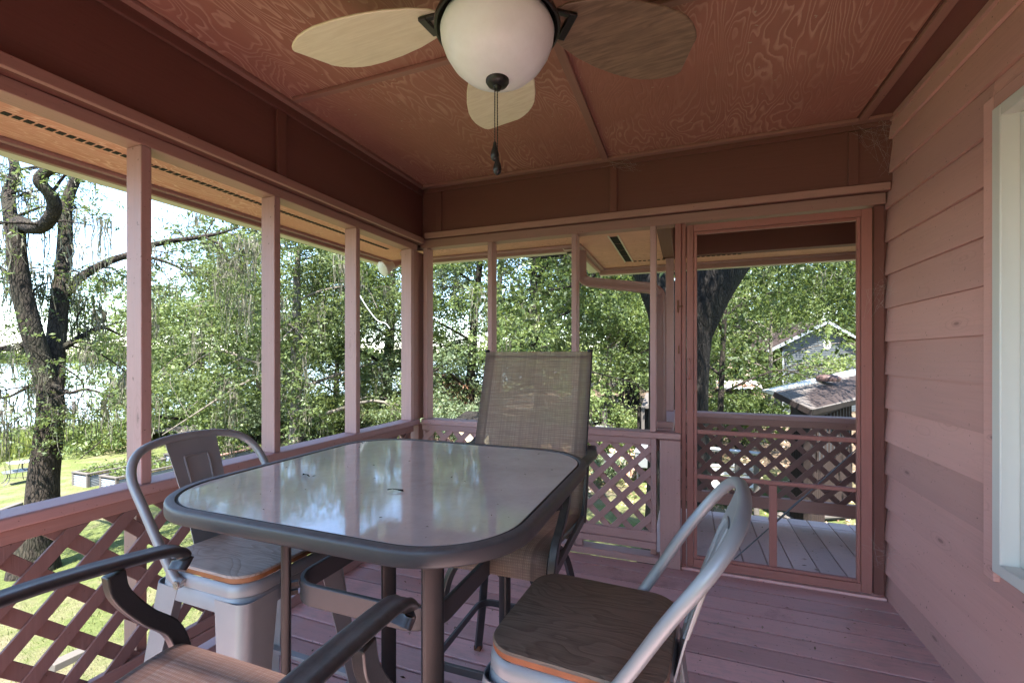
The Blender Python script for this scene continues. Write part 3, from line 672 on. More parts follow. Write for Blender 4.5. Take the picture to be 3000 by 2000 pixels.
for sx, sy in ((1, 1), (-1, 1), (-1, -1), (1, -1)):
    p = V((TX+sx*LA, TY+sy*LA, 0)); rad = V((sx, sy, 0)).normalized()
    b = MB(); w, t = .026, .0125
    prof = [(w*math.cos(2*PI*k/20)**1 if False else w*np.sign(math.cos(2*PI*k/20))*abs(math.cos(2*PI*k/20))**.35, t*np.sign(math.sin(2*PI*k/20))*abs(math.sin(2*PI*k/20))**.35) for k in range(20)]
    b.sweep(prof, [p+V((0, 0, z)) for z in (.012, .3, .7, TZ-.045)], rad); lg = b.build('leg', M['leg_black'], tb, 0, 35)
    b = MB(); b.bar(p, p+V((0, 0, .012)), .056, .03, rad); b.build('foot_pad', M['rubber'], lg)
    b = MB(); b.bar(p+rad*(-.012)+V((0, 0, .705)), p+rad*(-.03)+V((0, 0, .705)), .012, .012); b.bar(p+rad*(-.012)+V((0, 0, .728)), p+rad*(-.03)+V((0, 0, .728)), .012, .012); b.build('bolt', M['black'], lg)
hp = rrect(TX, TY, LA-.004, LA-.004, .085, 10); hp.append(hp[0])
b = MB(); pr = [(-.0065, -.029), (.0065, -.029), (.0065, .029), (-.0065, .029)]
n = len(hp)-1; rings = []
for i in range(n):
    a, c = V((*hp[i-1], 0)), V((*hp[(i+1) % n], 0)); t = (c-a).normalized(); nn = V((t.y, -t.x, 0)); p = V((*hp[i], .714))
    rings.append([p+nn*q+V((0, 0, w)) for q, w in pr])
rings.append(rings[0]); b.loft(rings, False, False); b.build('brace_hoop', M['table_frame'], tb, .003, 35)
b = MB()
for ang in (0, 90): 
    q = V((math.cos(R(ang+45)), math.sin(R(ang+45)), 0)); b.bar(V((TX, TY, TZ-.055))-q*.36, V((TX, TY, TZ-.055))+q*.36, .03, .018)
b.build('under_bar', M['gun'], tb)

# ================================================================ METAL STOOLS
def make_stool(label, seat, edge):
    t = thing('bar_stool', label, 'stool', (0, 0, 0), 'silver bar stools at the table')
    def rr(h, r, z, n=8): return [V((x, y_, z)) for x, y_ in rrect(0, 0, h, h, r, n)]
    b = MB(); b.m = 1; b.loft([rr(.172, .062, .744), rr(.1765, .066, .748), rr(.1775, .067, .760)], True, False); b.m = 0; b.loft([rr(.1775, .067, .760), rr(.175, .065, .7655), rr(.168, .058, .767)], False, True)
    b.build('seat', [seat, edge], t, 0, 40)
    b = MB(); b.loft([rr(.173, .062, .7435), rr(.179, .068, .738), rr(.181, .07, .722), rr(.1815, .07, .712), rr(.1785, .067, .709), rr(.1815, .07, .706), rr(.186, .072, .668), rr(.183, .069, .668), rr(.176, .064, .70), rr(.172, .06, .735)], False, False); b.build('apron', M['galv'], t, 0, 45)
    for sx, sy in ((1, 1), (-1, 1), (-1, -1), (1, -1)):
        b = MB(); rings = []
        for z, c, wd in ((.70, .1835, .108), (.66, .188, .104), (.5, .205, .088), (.25, .231, .068), (.012, .256, .052)):
            r = .034; out = [(c, c-wd)]+[(c-r+r*math.cos(R(a)), c-r+r*math.sin(R(a))) for a in range(0, 91, 15)]+[(c-wd, c)]
            ri = r-.003; inn = [(c-.003, c-wd)]+[(c-r+ri*math.cos(R(a)), c-r+ri*math.sin(R(a))) for a in range(0, 91, 15)]+[(c-wd, c-.003)]
            loop = out+inn[::-1]; rings.append([V((x*sx, y_*sy, z)) for x, y_ in loop])
        b.loft(rings); lg = b.build('leg', M['galv'], t, 0, 35)
        b = MB(); b.box(sx*.215, sx*.258, sy*.215, sy*.258, 0, .014); b.build('foot_cap', M['rubber'], lg, .003)
    for ax in (0, 1):
        for s_ in (-1, 1):
            b = MB(); c = .225; a_ = (s_*c, -.185, .262) if ax == 0 else (-.185, s_*c, .262); e_ = (s_*c, .185, .262) if ax == 0 else (.185, s_*c, .262)
            b.bar(a_, e_, .004, .03); q = V((-s_*.012, 0, .015)) if ax == 0 else V((0, -s_*.012, .015)); b.bar(V(a_)+q, V(e_)+q, .024, .004); b.build('foot_bar', M['galv'], t, .001)
    hp = [(-.045, .188, .722), (-.072, .192, .735), (-.115, .198, .80), (-.182, .206, .91), (-.243, .205, .998), (-.282, .168, 1.053), (-.300, .095, 1.077), (-.304, 0, 1.083)]
    hp = hp+[(x, -y_, z) for x, y_, z in reversed(hp[:-1])]
    b = MB(); b.tube(cr(hp, 6), .0125, 14, ref=(1, 0, 0)); b.build('back_hoop', M['galv'], t, 0, 60)
    for s_ in (-1, 1):
        b = MB(); b.tube([(-.05, s_*.180, .722), (-.05, s_*.2055, .722)], .0065, 6); b.tube([(-.05, s_*.2005, .722), (-.05, s_*.2045, .722)], .012, 6); b.build('bolt', M['screw'], t)
    b = MB(); rings = []
    for k in range(9):
        u = k/8; z = 1.073-u*.366; x = -.300+.121*u+.012*math.sin(u*PI); w = .083-.024*u
        rings.append([V((x-.002, -w, z)), V((x-.004, -w*.5, z)), V((x-.005, 0, z)), V((x-.004, w*.5, z)), V((x-.002, w, z)), V((x+.002, w, z)), V((x, w*.5, z)), V((x-.001, 0, z)), V((x, -w*.5, z)), V((x+.002, -w, z))])
    b.loft(rings); sp = b.build('splat', M['galv'], t, 0, 40)
    b = MB(); e_ = [(.030, .79), (.037, .96), (.038, 1.012), (.032, 1.021), (0, 1.023)]; e_ = [(-w, z) for w, z in e_]+[(w, z) for w, z in reversed(e_[:-1])]
    for off in (.0015, -.0055):
        b.tube(cr([(-.300+.121*(1.073-z)/.366+.012*math.sin((1.073-z)/.366*PI)+off, w, z) for w, z in e_], 4), .003, 6)
    b.build('embossed_arch', M['galv'], sp)
    return t
st = make_stool('silver metal bar stool with pale grey wooden seat, its back against the lattice railing', M['seat1'], M['seat_edge2'])
st.location = (-1.247, 1.035, 0); st.rotation_euler.z = R(-1)
s2 = make_stool('silver metal bar stool with dark brown wooden seat and orange edge, nearest the house wall', M['seat2'], M['seat_edge'])
s2.location = (-.200, 1.005, 0); s2.rotation_euler.z = R(177)

# ================================================================ SLING CHAIRS
def make_sling(label):
    t = thing('sling_chair', label, 'chair', (0, 0, 0), 'sling swivel bar chairs at the table')
    prof = [(.395, .690), (.392, .724), (.375, .756), (.33, .768), (.22, .758), (.06, .736), (-.06, .724), (-.115, .735), (-.15, .785), (-.185, .87), (-.235, 1.02), (-.29, 1.19), (-.338, 1.345), (-.345, 1.366)]
    pc = cr([(0, a, b) for a, b in prof], 6); nu = 15; hwid = .252
    L_ = [0]
    for i in range(1, len(pc)): L_.append(L_[-1]+(pc[i]-pc[i-1]).length)
    me = bpy.data.meshes.new('sling'); vs = []; fs = []; uv = []
    for i, p in enumerate(pc):
        for j in range(nu):
            u = j/(nu-1); s_ = math.sin(u*PI)*.016*math.sin(min(1, L_[i]/L_[-1]*1.0)*PI)
            tt = (pc[min(i+1, len(pc)-1)]-pc[max(i-1, 0)]).normalized(); nn = V((0, tt.z, -tt.y))
            vs.append(tuple(V(((u-.5)*2*hwid, p.y, p.z))+nn*s_*(1 if True else -1)))
    for i in range(len(pc)-1):
        for j in range(nu-1):
            a = i*nu+j; fs.append((a, a+1, a+nu+1, a+nu)); uv += [(j/(nu-1), L_[i]), ((j+1)/(nu-1), L_[i]), ((j+1)/(nu-1), L_[i+1]), (j/(nu-1), L_[i+1])]
    me.from_pydata(vs, [], fs); ul = me.uv_layers.new(name='UVMap'); ul.data.foreach_set('uv', [c for p in uv for c in p])
    me.polygons.foreach_set('use_smooth', [True]*len(me.polygons)); me.materials.append(M['sling'])
    o = bpy.data.objects.new('sling', me); C.objects.link(o); o.parent = t
    for s_ in (-1, 1):
        b = MB(); b.tube([p+V((s_*.246, 0, 0))-V((0, (pc[min(i_+1, len(pc)-1)]-pc[max(i_-1, 0)]).normalized().z, -(pc[min(i_+1, len(pc)-1)]-pc[max(i_-1, 0)]).normalized().y))*.0115 for i_, p in enumerate(pc)], .0105, 12, ref=(1, 0, 0)); rl = b.build('side_rail', M['gun'], t, 0, 60)
        for e0_, e1_ in (((s_*.246, .396, .676), (s_*.246, .395, .692)), ((s_*.246, -.3445, 1.364), (s_*.246, -.347, 1.373))):
            b = MB(); b.tube([e0_, e1_], .0125, 12); b.build('end_cap', M['black'], rl)
        ap = cr([(s_*.272, .372, .905), (s_*.275, .385, .925), (s_*.276, .37, .945), (s_*.279, .32, .955), (s_*.292, .16, .966), (s_*.296, 0, .962), (s_*.288, -.14, .948), (s_*.27, -.235, .945), (s_*.262, -.27, .96)], 6)
        n_ = 20; ov = [(.024*math.cos(2*PI*k/n_), .0115*math.sin(2*PI*k/n_)*(1 if math.sin(2*PI*k/n_) < 0 else .8)+(.003 if abs(math.cos(2*PI*k/n_)) > .55 else 0)) for k in range(n_)]
        refs = []
        for i in range(len(ap)):
            refs.append(V((0, 0, 1)) if i > 8 else V((0, -1, .8)).lerp(V((0, 0, 1)), i/8))
        b = MB(); b.sweep(ov, ap, refs); b.build('armrest', M['gun'], t, 0, 50)
        sp_ = cr([(s_*.285, .265, .945), (s_*.284, .275, .90), (s_*.279, .315, .84), (s_*.272, .36, .79), (s_*.266, .378, .72), (s_*.264, .37, .66)], 6)
        b = MB(); b.sweep([(-.012, -.015), (.012, -.015), (.012, .015), (-.012, .015)], sp_, (0, 1, .2)); b.build('arm_support', M['gun'], t, .003, 40)
        b = MB(); b.tube([(s_*.274, -.13, .94), (s_*.27, -.11, .80), (s_*.266, -.10, .70)], .0095, 10); b.bar((s_*.262, .33, .70), (s_*.262, -.11, .712), .014, .03); b.build('rear_support', M['gun'], t, .002)
    for e_ in (((.246, .30, .735), .011), ((.246, -.09, .705), .011), ((.24, -.345, 1.342), .006)):
        b = MB(); b.tube([(-e_[0][0], *e_[0][1:]), e_[0]], e_[1], 10); b.build('cross_tube', M['gun'], t)
    b = MB(); b.box(-.1, .1, .0, .2, .664, .674); b.bar((-.246, .18, .69), (.246, .18, .69), .03, .012); b.bar((-.246, .02, .685), (.246, .02, .685), .03, .012); b.lathe([(.0, .664), (.075, .664), (.075, .64), (.05, .625), (.05, .58), (.0, .58)], (0, .1, 0), 20); b.build('swivel', M['bronze'], t, .002)
    for sx, sy in ((1, 1), (-1, 1), (-1, -1), (1, -1)):
        lp = cr([(sx*.03, .1+sy*.03, .632), (sx*.11, .06+sy*.10, .625), (sx*.165, .02+sy*.165, .56), (sx*.195, sy*.2, .42), (sx*.222, sy*.225, .2), (sx*.252, sy*.25, .012)], 6)
        b = MB(); b.sweep([(-.016, -.011), (.016, -.011), (.016, .011), (-.016, .011)], lp, V((sx, sy, .8))); lg = b.build('leg', M['gun'], t, .003, 40)
        b = MB(); b.box(sx*.236, sx*.268, sy*.235, sy*.267, 0, .022); b.build('foot', M['rust'], lg, .003)
    hp = rrect(0, 0, .222, .222, .06, 8); rings = []
    n = len(hp)
    for i in range(n+1):
        a, c = V((*hp[(i-1) % n], 0)), V((*hp[(i+1) % n], 0)); tt = (c-a).normalized(); nn = V((tt.y, -tt.x, 0)); p = V((*hp[i % n], .243))
        rings.append([p+nn*q+V((0, 0, w)) for q, w in ((-.006, -.014), (.006, -.014), (.006, .014), (-.006, .014))])
    b = MB(); b.loft(rings, False, False); b.build('footrest', M['gun'], t, .002, 35)
    return t
c1 = make_sling('tan woven sling bar chair with tall back at the far side of the table')
c2 = copy_tree(c1)
for o_ in c2.children:
    if o_.name.startswith('sling'): o_.material_slots[0].link = 'OBJECT'; o_.material_slots[0].material = M['sling_cool']
c2['label'] = 'near sling bar chair showing only its seat front and dark arms'
c1.location = (-.638, 1.655, 0); c1.rotation_euler.z = R(181)
c2.location = (-.712, .262, 0); c2.rotation_euler.z = R(0)

# ================================================================ GROUND, LAKE, REEDS
def grid_mesh(name, xs, ys, fz, mat):
    nx, ny = len(xs), len(ys); vs = [(x, y, fz(x, y)) for y in ys for x in xs]
    fs = [(j*nx+i, j*nx+i+1, (j+1)*nx+i+1, (j+1)*nx+i) for j in range(ny-1) for i in range(nx-1)]
    me = bpy.data.meshes.new(name); me.from_pydata(vs, [], fs); me.polygons.foreach_set('use_smooth', [True]*len(fs)); me.materials.append(mat)
    o = bpy.data.objects.new(name, me); C.objects.link(o); return o
def gnoise(x, y): return .03*math.sin(x*1.3+1.7*math.sin(y*.7))+.02*math.sin(y*2.1+x*.9)
xs = [-900, -300, -120, -60]+list(np.arange(-40, 20.1, .5))+[30, 60, 120, 300, 900]
ys = [-900, -300, -100, -40]+list(np.arange(-10, 40.1, .5))+[60, 100, 200, 400, 900]
g = grid_mesh('ground', xs, ys, lambda x, y: gz(x, y)+(gnoise(x, y) if abs(x) < 45 and -12 < y < 45 else 0), M['ground'])
tag(g, 'sunny lawn sloping to the lake with bare patches and leaf litter', 'lawn', kind='structure')
w = grid_mesh('lake', [-2500, -26.2], [-2500, 4000], lambda x, y: -3.02, M['water'])
tag(w, 'pale bright lake beyond the marsh grass', 'lake', kind='structure')

def quads_obj(name, P0, P1, P2, P3, rnd, mat, parent=None):
    n = len(P0); co_ = np.stack([P0, P1, P2, P3], 1).reshape(-1, 3).astype(np.float32)
    off = V((0, 0, 0)); p = parent
    while p is not None: off += p.location; p = p.parent
    co_ -= np.array(off, dtype=np.float32)
    me = bpy.data.meshes.new(name); me.vertices.add(4*n); me.vertices.foreach_set('co', co_.ravel())
    me.loops.add(4*n); me.loops.foreach_set('vertex_index', np.arange(4*n, dtype=np.int32))
    me.polygons.add(n); me.polygons.foreach_set('loop_start', np.arange(0, 4*n, 4, dtype=np.int32)); me.polygons.foreach_set('loop_total', np.full(n, 4, dtype=np.int32))
    a = me.attributes.new('rnd', 'FLOAT', 'POINT'); a.data.foreach_set('value', np.repeat(rnd, 4).astype(np.float32))
    me.update(); me.materials.append(mat)
    o = bpy.data.objects.new(name, me); C.objects.link(o)
    if parent is not None: o.parent = parent
    return o
def unit(a): return a/np.maximum(np.linalg.norm(a, axis=1, keepdims=True), 1e-9)
def leaves(name, pts, size, mat, parent, aspect=.46, up=.5, rnd=None, droop=.25, vary=.35):
    """leaf-shaped quads at pts, each with its own tilt"""
    n = len(pts); pts = np.asarray(pts)
    nrm = unit(RNG.normal(size=(n, 3))+np.array([0, 0, up*1.6])); t = unit(np.cross(nrm, RNG.normal(size=(n, 3)))); t[:, 2] -= droop; t = unit(t)
    b = unit(np.cross(nrm, t)); L = (size*(1+vary*RNG.normal(size=n)).clip(.45, 1.9))[:, None]; w = L*aspect/2
    nn = unit(np.cross(t, b)); cup = nn*L*.10
    if rnd is None: rnd = RNG.random(n)
    return quads_obj(name, pts, pts+t*L*.45+b*w+cup, pts+t*L, pts+t*L*.45-b*w+cup, rnd.clip(0, 1), mat, parent)
def blades(name, pts, h, w, mat, parent=None, lean=.35):
    n = len(pts); pts = np.asarray(pts); az = RNG.random(n)*2*PI; d = np.stack([np.cos(az), np.sin(az), np.zeros(n)], 1)
    az2 = RNG.random(n)*2*PI; l = np.stack([np.cos(az2), np.sin(az2), np.zeros(n)], 1)*lean*RNG.random((n, 1))
    H = (h*(.55+.6*RNG.random(n)))[:, None]; up = np.array([0, 0, 1.0])
    top = pts+(up+l)*H
    return quads_obj(name, pts-d*w, pts+d*w, top+d*w*.25, top-d*w*.25, RNG.random(n), mat, parent)
n = 34000; yy = RNG.uniform(-4, 34, n); xx = -23.6-RNG.random(n)**.8*5.8+.9*np.sin(yy*.5)+.5*np.sin(yy*1.7)
pts = np.array([(x, y, gz(x, y)-.02) for x, y in zip(xx, yy)]); 
o = blades('marsh_grass', pts, .95, .022, M['reed']); tag(o, 'tall yellow green marsh grass along the lake shore', 'grass', kind='stuff')
n = 26000; xx = RNG.uniform(-13, -2.2, n); yy = RNG.uniform(-1, 9, n)
k = RNG.random(n) < .5+.5*np.sin(xx*1.1+np.sin(yy*.9)*2)*np.sin(yy*1.3); xx, yy = xx[k], yy[k]
o = blades('lawn_grass', np.array([(x, y, gz(x, y)+gnoise(x, y)-.01) for x, y in zip(xx, yy)]), .055, .006, leafmat('lawn blades', (.07, .09, .022), (.12, .14, .036), (.22, .21, .08), .3), None, .9)
tag(o, 'short lawn grass below the lattice railing', 'grass', kind='stuff')
n = 16000; xx = RNG.uniform(-14, 9, n); yy = 10+RNG.random(n)**1.2*16
o = leaves('leaf_litter', np.array([(x, y, gz(x, y)+gnoise(x, y)+.01) for x, y in zip(xx, yy)]), .10, leafmat('fallen leaves', (.14, .08, .05), (.30, .19, .12), (.50, .38, .27), .15), None, .5, 1.2, droop=0)
tag(o, 'fallen brown leaves strewn under the trees', 'leaf litter', kind='stuff')
# far shore
n = 9000; ang = RNG.uniform(R(60), R(200), n); rr_ = RNG.uniform(330, 380, n); hh = (7+3*np.sin(ang*23)+2*np.sin(ang*61))*RNG.random(n)**.6
o = leaves('far_shore_woods', np.stack([np.cos(ang)*rr_-26, np.sin(ang)*rr_, -3+hh], 1), 3.4, M['leaf_dark'], None, .8, .1); tag(o, 'thin line of trees on the far shore of the lake', 'woods', kind='stuff')
b = MB(); b._add([(math.cos(a)*384-26, math.sin(a)*384, z) for a in np.linspace(R(55), R(205), 40) for z in (-3.2, 1.2)], [(2*i, 2*i+2, 2*i+3, 2*i+1) for i in range(39)])
tag(b.build('far_bank', plain('far bank', (.05, .07, .035), .9), None), 'low dark bank of the far shore', 'bank', kind='structure')

# ================================================================ TREES
def limb_pts(pts, n=6): return cr(pts, n)
def wob(pts, amt):
    return [p if i in (0,) else p+V((random.gauss(0, amt), random.gauss(0, amt), random.gauss(0, amt))) for i, p in enumerate(pts)]
class Tree:
    def __init__(s, name, label, cat, base, group=None):
        s.root = thing(name, label, cat, base, group); s.base = V(base); s.tr = MB(); s.limbs = []; s.tips = []
    def limb(s, pts, radii, seg=8, grow=True, n=6):
        c = limb_pts(pts, n); r = lerps(radii, len(c)); s.tr.tube(c, r, seg, rnd=.5)
        if grow: s.limbs.append((c, r))
        return c
    def sub(s, per, length, start=.25, up=.1, spread=1.0, seg=5, droop=.25, r0=.35, keep=True):
        """grow sub-branches off every limb"""
        new = []
        for c, r in s.limbs:
            m = len(c)
            for k in range(per):
                i = int(m*(start+(1-start)*(k+random.random())/per)); i = min(max(i, 1), m-2)
                t = (c[i+1]-c[i-1]).normalized(); d = V((random.gauss(0, 1), random.gauss(0, 1), random.gauss(0, .55)+up)).normalized()
                d = (d*spread+t*.55).normalized(); L = length*random.uniform(.55, 1.25)
                p = [c[i], c[i]+d*L*.4+V((0, 0, .05*L)), c[i]+d*L*.75+V((random.gauss(0, .08)*L, random.gauss(0, .08)*L, -droop*L*.15)), c[i]+d*L+V((random.gauss(0, .12)*L, random.gauss(0, .12)*L, -droop*L*.5))]
                q = cr(p, 3); rr = [max(.004, min(r[i]*r0, .012+.014*L)*(1-j/len(q)*.8)) for j in range(len(q))]; s.tr.tube(q, rr, seg, rnd=.5); new.append((q, rr))
        s.limbs = (s.limbs if keep else [])+new; s.last = new; return new
    def sprays(s, q, m, rad, flat, size, droop, k=9):
        n_ = max(1, m//k); o_ = q+RNG.normal(size=(n_, 3))*rad*np.array([1, 1, flat])
        d = RNG.normal(size=(n_, 3))*np.array([1, 1, .45])+np.array([0, 0, -droop*.5])+(o_-q)/max(rad, .01)*.5; d = unit(d)
        t = np.arange(k)/k*size*k*.36
        p = o_[:, None, :]+d[:, None, :]*t[None, :, None]+RNG.normal(size=(n_, k, 3))*size*.28
        return p.reshape(-1, 3)
    def done(s, barkm, leafm, ncl, per, rad, size, aspect=.46, shell=None, moss=0, moss_len=.6, zmin=None, up=.4, flat=.6, extra=None, src=None, droop=.25, leafname='crown'):
        src = src or s.last; pts = []; rn = []
        for k in range(ncl):
            c, r = random.choice(src); i = random.randint(len(c)//3, len(c)-1)
            q = np.array(c[i])+RNG.normal(size=3)*rad*.5*np.array([1, 1, flat]); m = max(3, int(per*random.uniform(.4, 1.5)))
            p = s.sprays(q, m, rad*random.uniform(.5, 1.15), flat, size, droop)
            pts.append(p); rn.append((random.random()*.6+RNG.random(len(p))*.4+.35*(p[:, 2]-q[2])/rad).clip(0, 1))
        if extra is not None:
            for q in extra:
                m = max(3, int(per*random.uniform(.5, 1.4))); p = np.array(q)+RNG.normal(size=(m, 3))*rad*np.array([1, 1, flat]); pts.append(p); rn.append((random.random()*.7+RNG.random(m)*.45).clip(0, 1))
        pts = np.concatenate(pts); rn = np.concatenate(rn)
        if zmin is not None: k = pts[:, 2] > zmin; pts, rn = pts[k], rn[k]
        s.tr.build('trunk', barkm, s.root, 0, 80)
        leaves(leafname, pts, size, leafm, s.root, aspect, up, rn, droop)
        if moss:
            P = []; Q = []; W_ = []; rnds = []
            lim = s.limbs
            for k in range(moss):
                c, r = random.choice(lim); i = random.randint(len(c)//4, len(c)-1); o_ = np.array(c[i]); L = moss_len*random.uniform(.35, 1.5); nst = random.randint(10, 22); cl = random.random()
                for q in range(nst):
                    a = o_+RNG.normal(size=3)*np.array([.07, .07, .03])*(1+L*.5); l = L*random.uniform(.4, 1.0); x = RNG.normal(size=3)*np.array([.05, .05, 0])*L
                    segs = 4; p = a
                    for u in range(segs):
                        e = a+np.array([0, 0, -l*(u+1)/segs])+x*(u+1)/segs+RNG.normal(size=3)*.018; P.append(p); Q.append(e); W_.append(.010*(1-u/segs*.6)*(.7+L*.4)); rnds.append(cl*.6+random.random()*.4); p = e
            P = np.array(P); Q = np.array(Q); W_ = np.array(W_)[:, None]; az = RNG.random(len(P))*2*PI; d = np.stack([np.cos(az), np.sin(az), np.zeros(len(P))], 1)
            quads_obj('spanish_moss', P-d*W_, P+d*W_, Q+d*W_*.7, Q-d*W_*.7, np.array(rnds), M['moss'], s.root)
        return s.root
def px(l, d): return [at(x, y, d if len(p) == 2 else p[2]) for p in l for x, y in [p[:2]]]

# --- the forked oak at the left
b0 = on_ground(104, 7.4)
t = Tree('oak_tree', 'big forked oak hung with moss on the lawn left of the first post', 'tree', b0)
D0 = 7.4
t.limb([b0+V((-.05, 0, -.1)), at(104, 1600, D0), at(122, 1500, D0), at(128, 1400, D0), at(141, 1290, D0), at(150, 1200, D0), at(143, 1130, D0)], [.34, .27, .215, .195, .18, .175, .16], 16, False)
t.limb([at(146, 1190, D0), at(128, 1088, D0-.05), at(92, 965, D0-.2), at(62, 838, D0-.3), at(47, 710, D0-.35), at(57, 655, D0-.35), at(95, 668, D0-.5), at(132, 658, D0-.6), at(160, 612, D0-.7), at(148, 570, D0-.8), at(116, 532, D0-.9), at(140, 500, D0-.9), at(200, 478, D0-.9), at(270, 420, D0-.8)], [.15, .145, .135, .125, .115, .11, .095, .085, .085, .08, .075, .07, .06, .04], 12)
t.limb([at(47, 715, D0-.35), at(32, 640, D0-.2), at(25, 570, D0), at(45, 500, D0+.1), at(20, 400, D0+.3)], [.11, .09, .085, .07, .04], 10)
t.limb([at(148, 1170, D0), at(158, 1100, D0+.1), at(162, 1020, D0+.2), at(174, 895, D0+.3), at(184, 800, D0+.4), at(191, 690, D0+.5), at(193, 610, D0+.55), at(215, 540, D0+.6), at(260, 470, D0+.6), at(300, 380, D0+.7)], [.15, .14, .13, .12, .11, .10, .09, .075, .06, .03], 12)
t.limb([at(186, 860, D0+.35), at(222, 822, D0+.5), at(274, 788, D0+.7), at(325, 763, D0+.9), at(376, 746, D0+1.1), at(447, 718, D0+1.4), at(512, 705, D0+1.7), at(575, 696, D0+2), at(640, 684, D0+2.2), at(700, 666, D0+2.4)], [.10, .075, .068, .062, .058, .054, .05, .042, .032, .014], 9)
t.limb([at(376, 746, D0+1.1), at(450, 757, D0+1.3), at(512, 778, D0+1.5), at(545, 800, D0+1.6), at(575, 830, D0+1.7)], [.035, .03, .025, .02, .01], 7)
t.limb([at(600, 694, D0+2.05), at(645, 720, D0+2.1), at(668, 760, D0+2.1), at(690, 775, D0+2.1), at(740, 770, D0+2.2)], [.03, .024, .018, .014, .008], 6)
t.limb([at(165, 1020, D0+.2), at(200, 1010, D0+.3), at(240, 985, D0+.6), at(300, 960, D0+.9), at(360, 985, D0+1.2)], [.08, .06, .045, .03, .012], 7)
t.limb([at(100, 990, D0-.2), at(60, 1015, D0), at(0, 1020, D0+.3), at(-80, 1000, D0+.6)], [.07, .05, .04, .02], 7)
t.limb([at(70, 860, D0-.3), at(20, 800, D0-.1), at(-60, 740, D0+.2)], [.05, .035, .015], 7)
t.limb([at(150, 1120, D0), at(200, 1150, D0-.2), at(255, 1140, D0-.3), at(330, 1165, D0-.2), at(380, 1200, D0)], [.05, .03, .02, .014, .006], 6)
t.limb([at(140, 1130, D0), at(90, 1130, D0-.1), at(30, 1160, D0-.2), at(-30, 1170, D0)], [.05, .03, .02, .008], 6)
main = list(t.limbs)
s1 = t.sub(7, 1.0, .12, .05, 1.1, 5, .35, .35); s_all = list(t.limbs); t.limbs = s1; s2_ = t.sub(4, .5, .2, 0, 1.1, 4, .4, .5); t.limbs = s_all+s2_
ext = [at(150+random.gauss(0, 14), random.uniform(1190, 1340), D0-.22) for _ in range(16)]+[at(120+random.gauss(0, 10), random.uniform(1280, 1345), D0-.25) for _ in range(6)]
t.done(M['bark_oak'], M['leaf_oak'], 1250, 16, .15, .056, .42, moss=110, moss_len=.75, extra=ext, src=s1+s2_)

def auto_tree(name, label, base, H, r0, lean, nl, spread, leaf, barkm, ncl, per, rad, size, cat='tree', start=.3, moss=0, group=None, sub1=5, sub2=0, updir=.35, droop=.3, top=.9, moss_len=.7, flat=.6, zmin=None, aspect=.5, limb_r=.42):
    t = Tree(name, label, cat, base, group); b = V(base); l = V(lean)
    tp = [b+V((0, 0, -.1)), b+l*.15+V((0, 0, H*.15)), b+l*.45+V((random.gauss(0, .1), random.gauss(0, .1), H*.45)), b+l*.8+V((random.gauss(0, .15), random.gauss(0, .15), H*.75)), b+l+V((0, 0, H*top))]
    tc = t.limb(tp, [r0*1.25, r0, r0*.8, r0*.5, r0*.15], 12, False); m = len(tc)
    for k in range(nl):
        f = start+(1-start)*(k+.5)/nl; i = min(int(m*f), m-2); az = k*2.4+random.uniform(-.4, .4); L = spread*(1.1-.75*max(0, f-.35))*random.uniform(.75, 1.15)
        d = V((math.cos(az), math.sin(az), 0)); p = tc[i]; ri = r0*limb_r*(1.2-f)
        t.limb([p, p+d*L*.3+V((0, 0, L*updir*.45)), p+d*L*.65+V((random.gauss(0, .1)*L, random.gauss(0, .1)*L, L*updir*.7)), p+d*L+V((random.gauss(0, .1)*L, random.gauss(0, .1)*L, L*updir*.75-droop*L*.3))], [ri, ri*.75, ri*.5, ri*.15], 6, True, 4)
    s1 = t.sub(sub1, spread*.42, .3, .05, 1.1, 4, droop, .4)
    if sub2: t.limbs = s1; s1 = s1+t.sub(sub2, spread*.2, .3, 0, 1.1, 3, droop, .5)
    return t.done(barkm, leaf, ncl, per, rad, size, aspect, moss=moss, moss_len=moss_len, src=s1, flat=flat, zmin=zmin)
G = 'trees beyond the porch'
auto_tree('oak_tree', 'mossy pale trunked oak standing between the second and third left posts', on_ground(866, 18.6), 9.6, .25, (.3, 0, 0), 16, 5.2, M['leaf_oak'], M['bark_grey'], 2000, 38, .36, .115, start=.15, moss=110, moss_len=1.5, droop=.9, updir=.25, sub2=2, group=G)
auto_tree('oak_tree', 'leafy oak drooping over the marsh right of the first post', on_ground(590, 23), 8.4, .2, (0, 0, 0), 17, 5.0, M['leaf_yel'], M['bark_oak'], 2300, 38, .42, .13, start=.06, moss=60, moss_len=1.4, droop=.9, updir=.15, sub2=1, group=G)
auto_tree('oak_tree', 'dark trunked oak left of the corner post', on_ground(1128, 24), 10.5, .3, (.4, 0, 0), 12, 4.6, M['leaf_dark'], M['bark_dark'], 1500, 34, .42, .135, start=.2, moss=20, sub2=1, group=G, droop=.6)
auto_tree('maple_tree', 'yellow green tree behind the corner post', on_ground(1215, 30), 12, .25, (0, 0, 0), 12, 5, M['leaf_yel'], M['bark_oak'], 900, 24, .5, .18, start=.12, sub2=1, group=G)
auto_tree('oak_tree', 'mossy grey green oak just right of the corner post', on_ground(1372, 21), 12, .22, (.5, 0, 0), 14, 4.6, M['leaf_grey'], M['bark_oak'], 1700, 34, .38, .12, start=.12, moss=45, moss_len=1.0, sub2=2, droop=.7, group=G)
auto_tree('oak_tree', 'oak with a dark straight trunk behind the sling chair back', on_ground(1580, 18), 12.5, .2, (-.2, 0, 0), 14, 4.2, M['leaf_yel'], M['bark_dark'], 1700, 34, .36, .11, start=.22, moss=30, moss_len=.9, sub2=2, group=G, droop=.5)
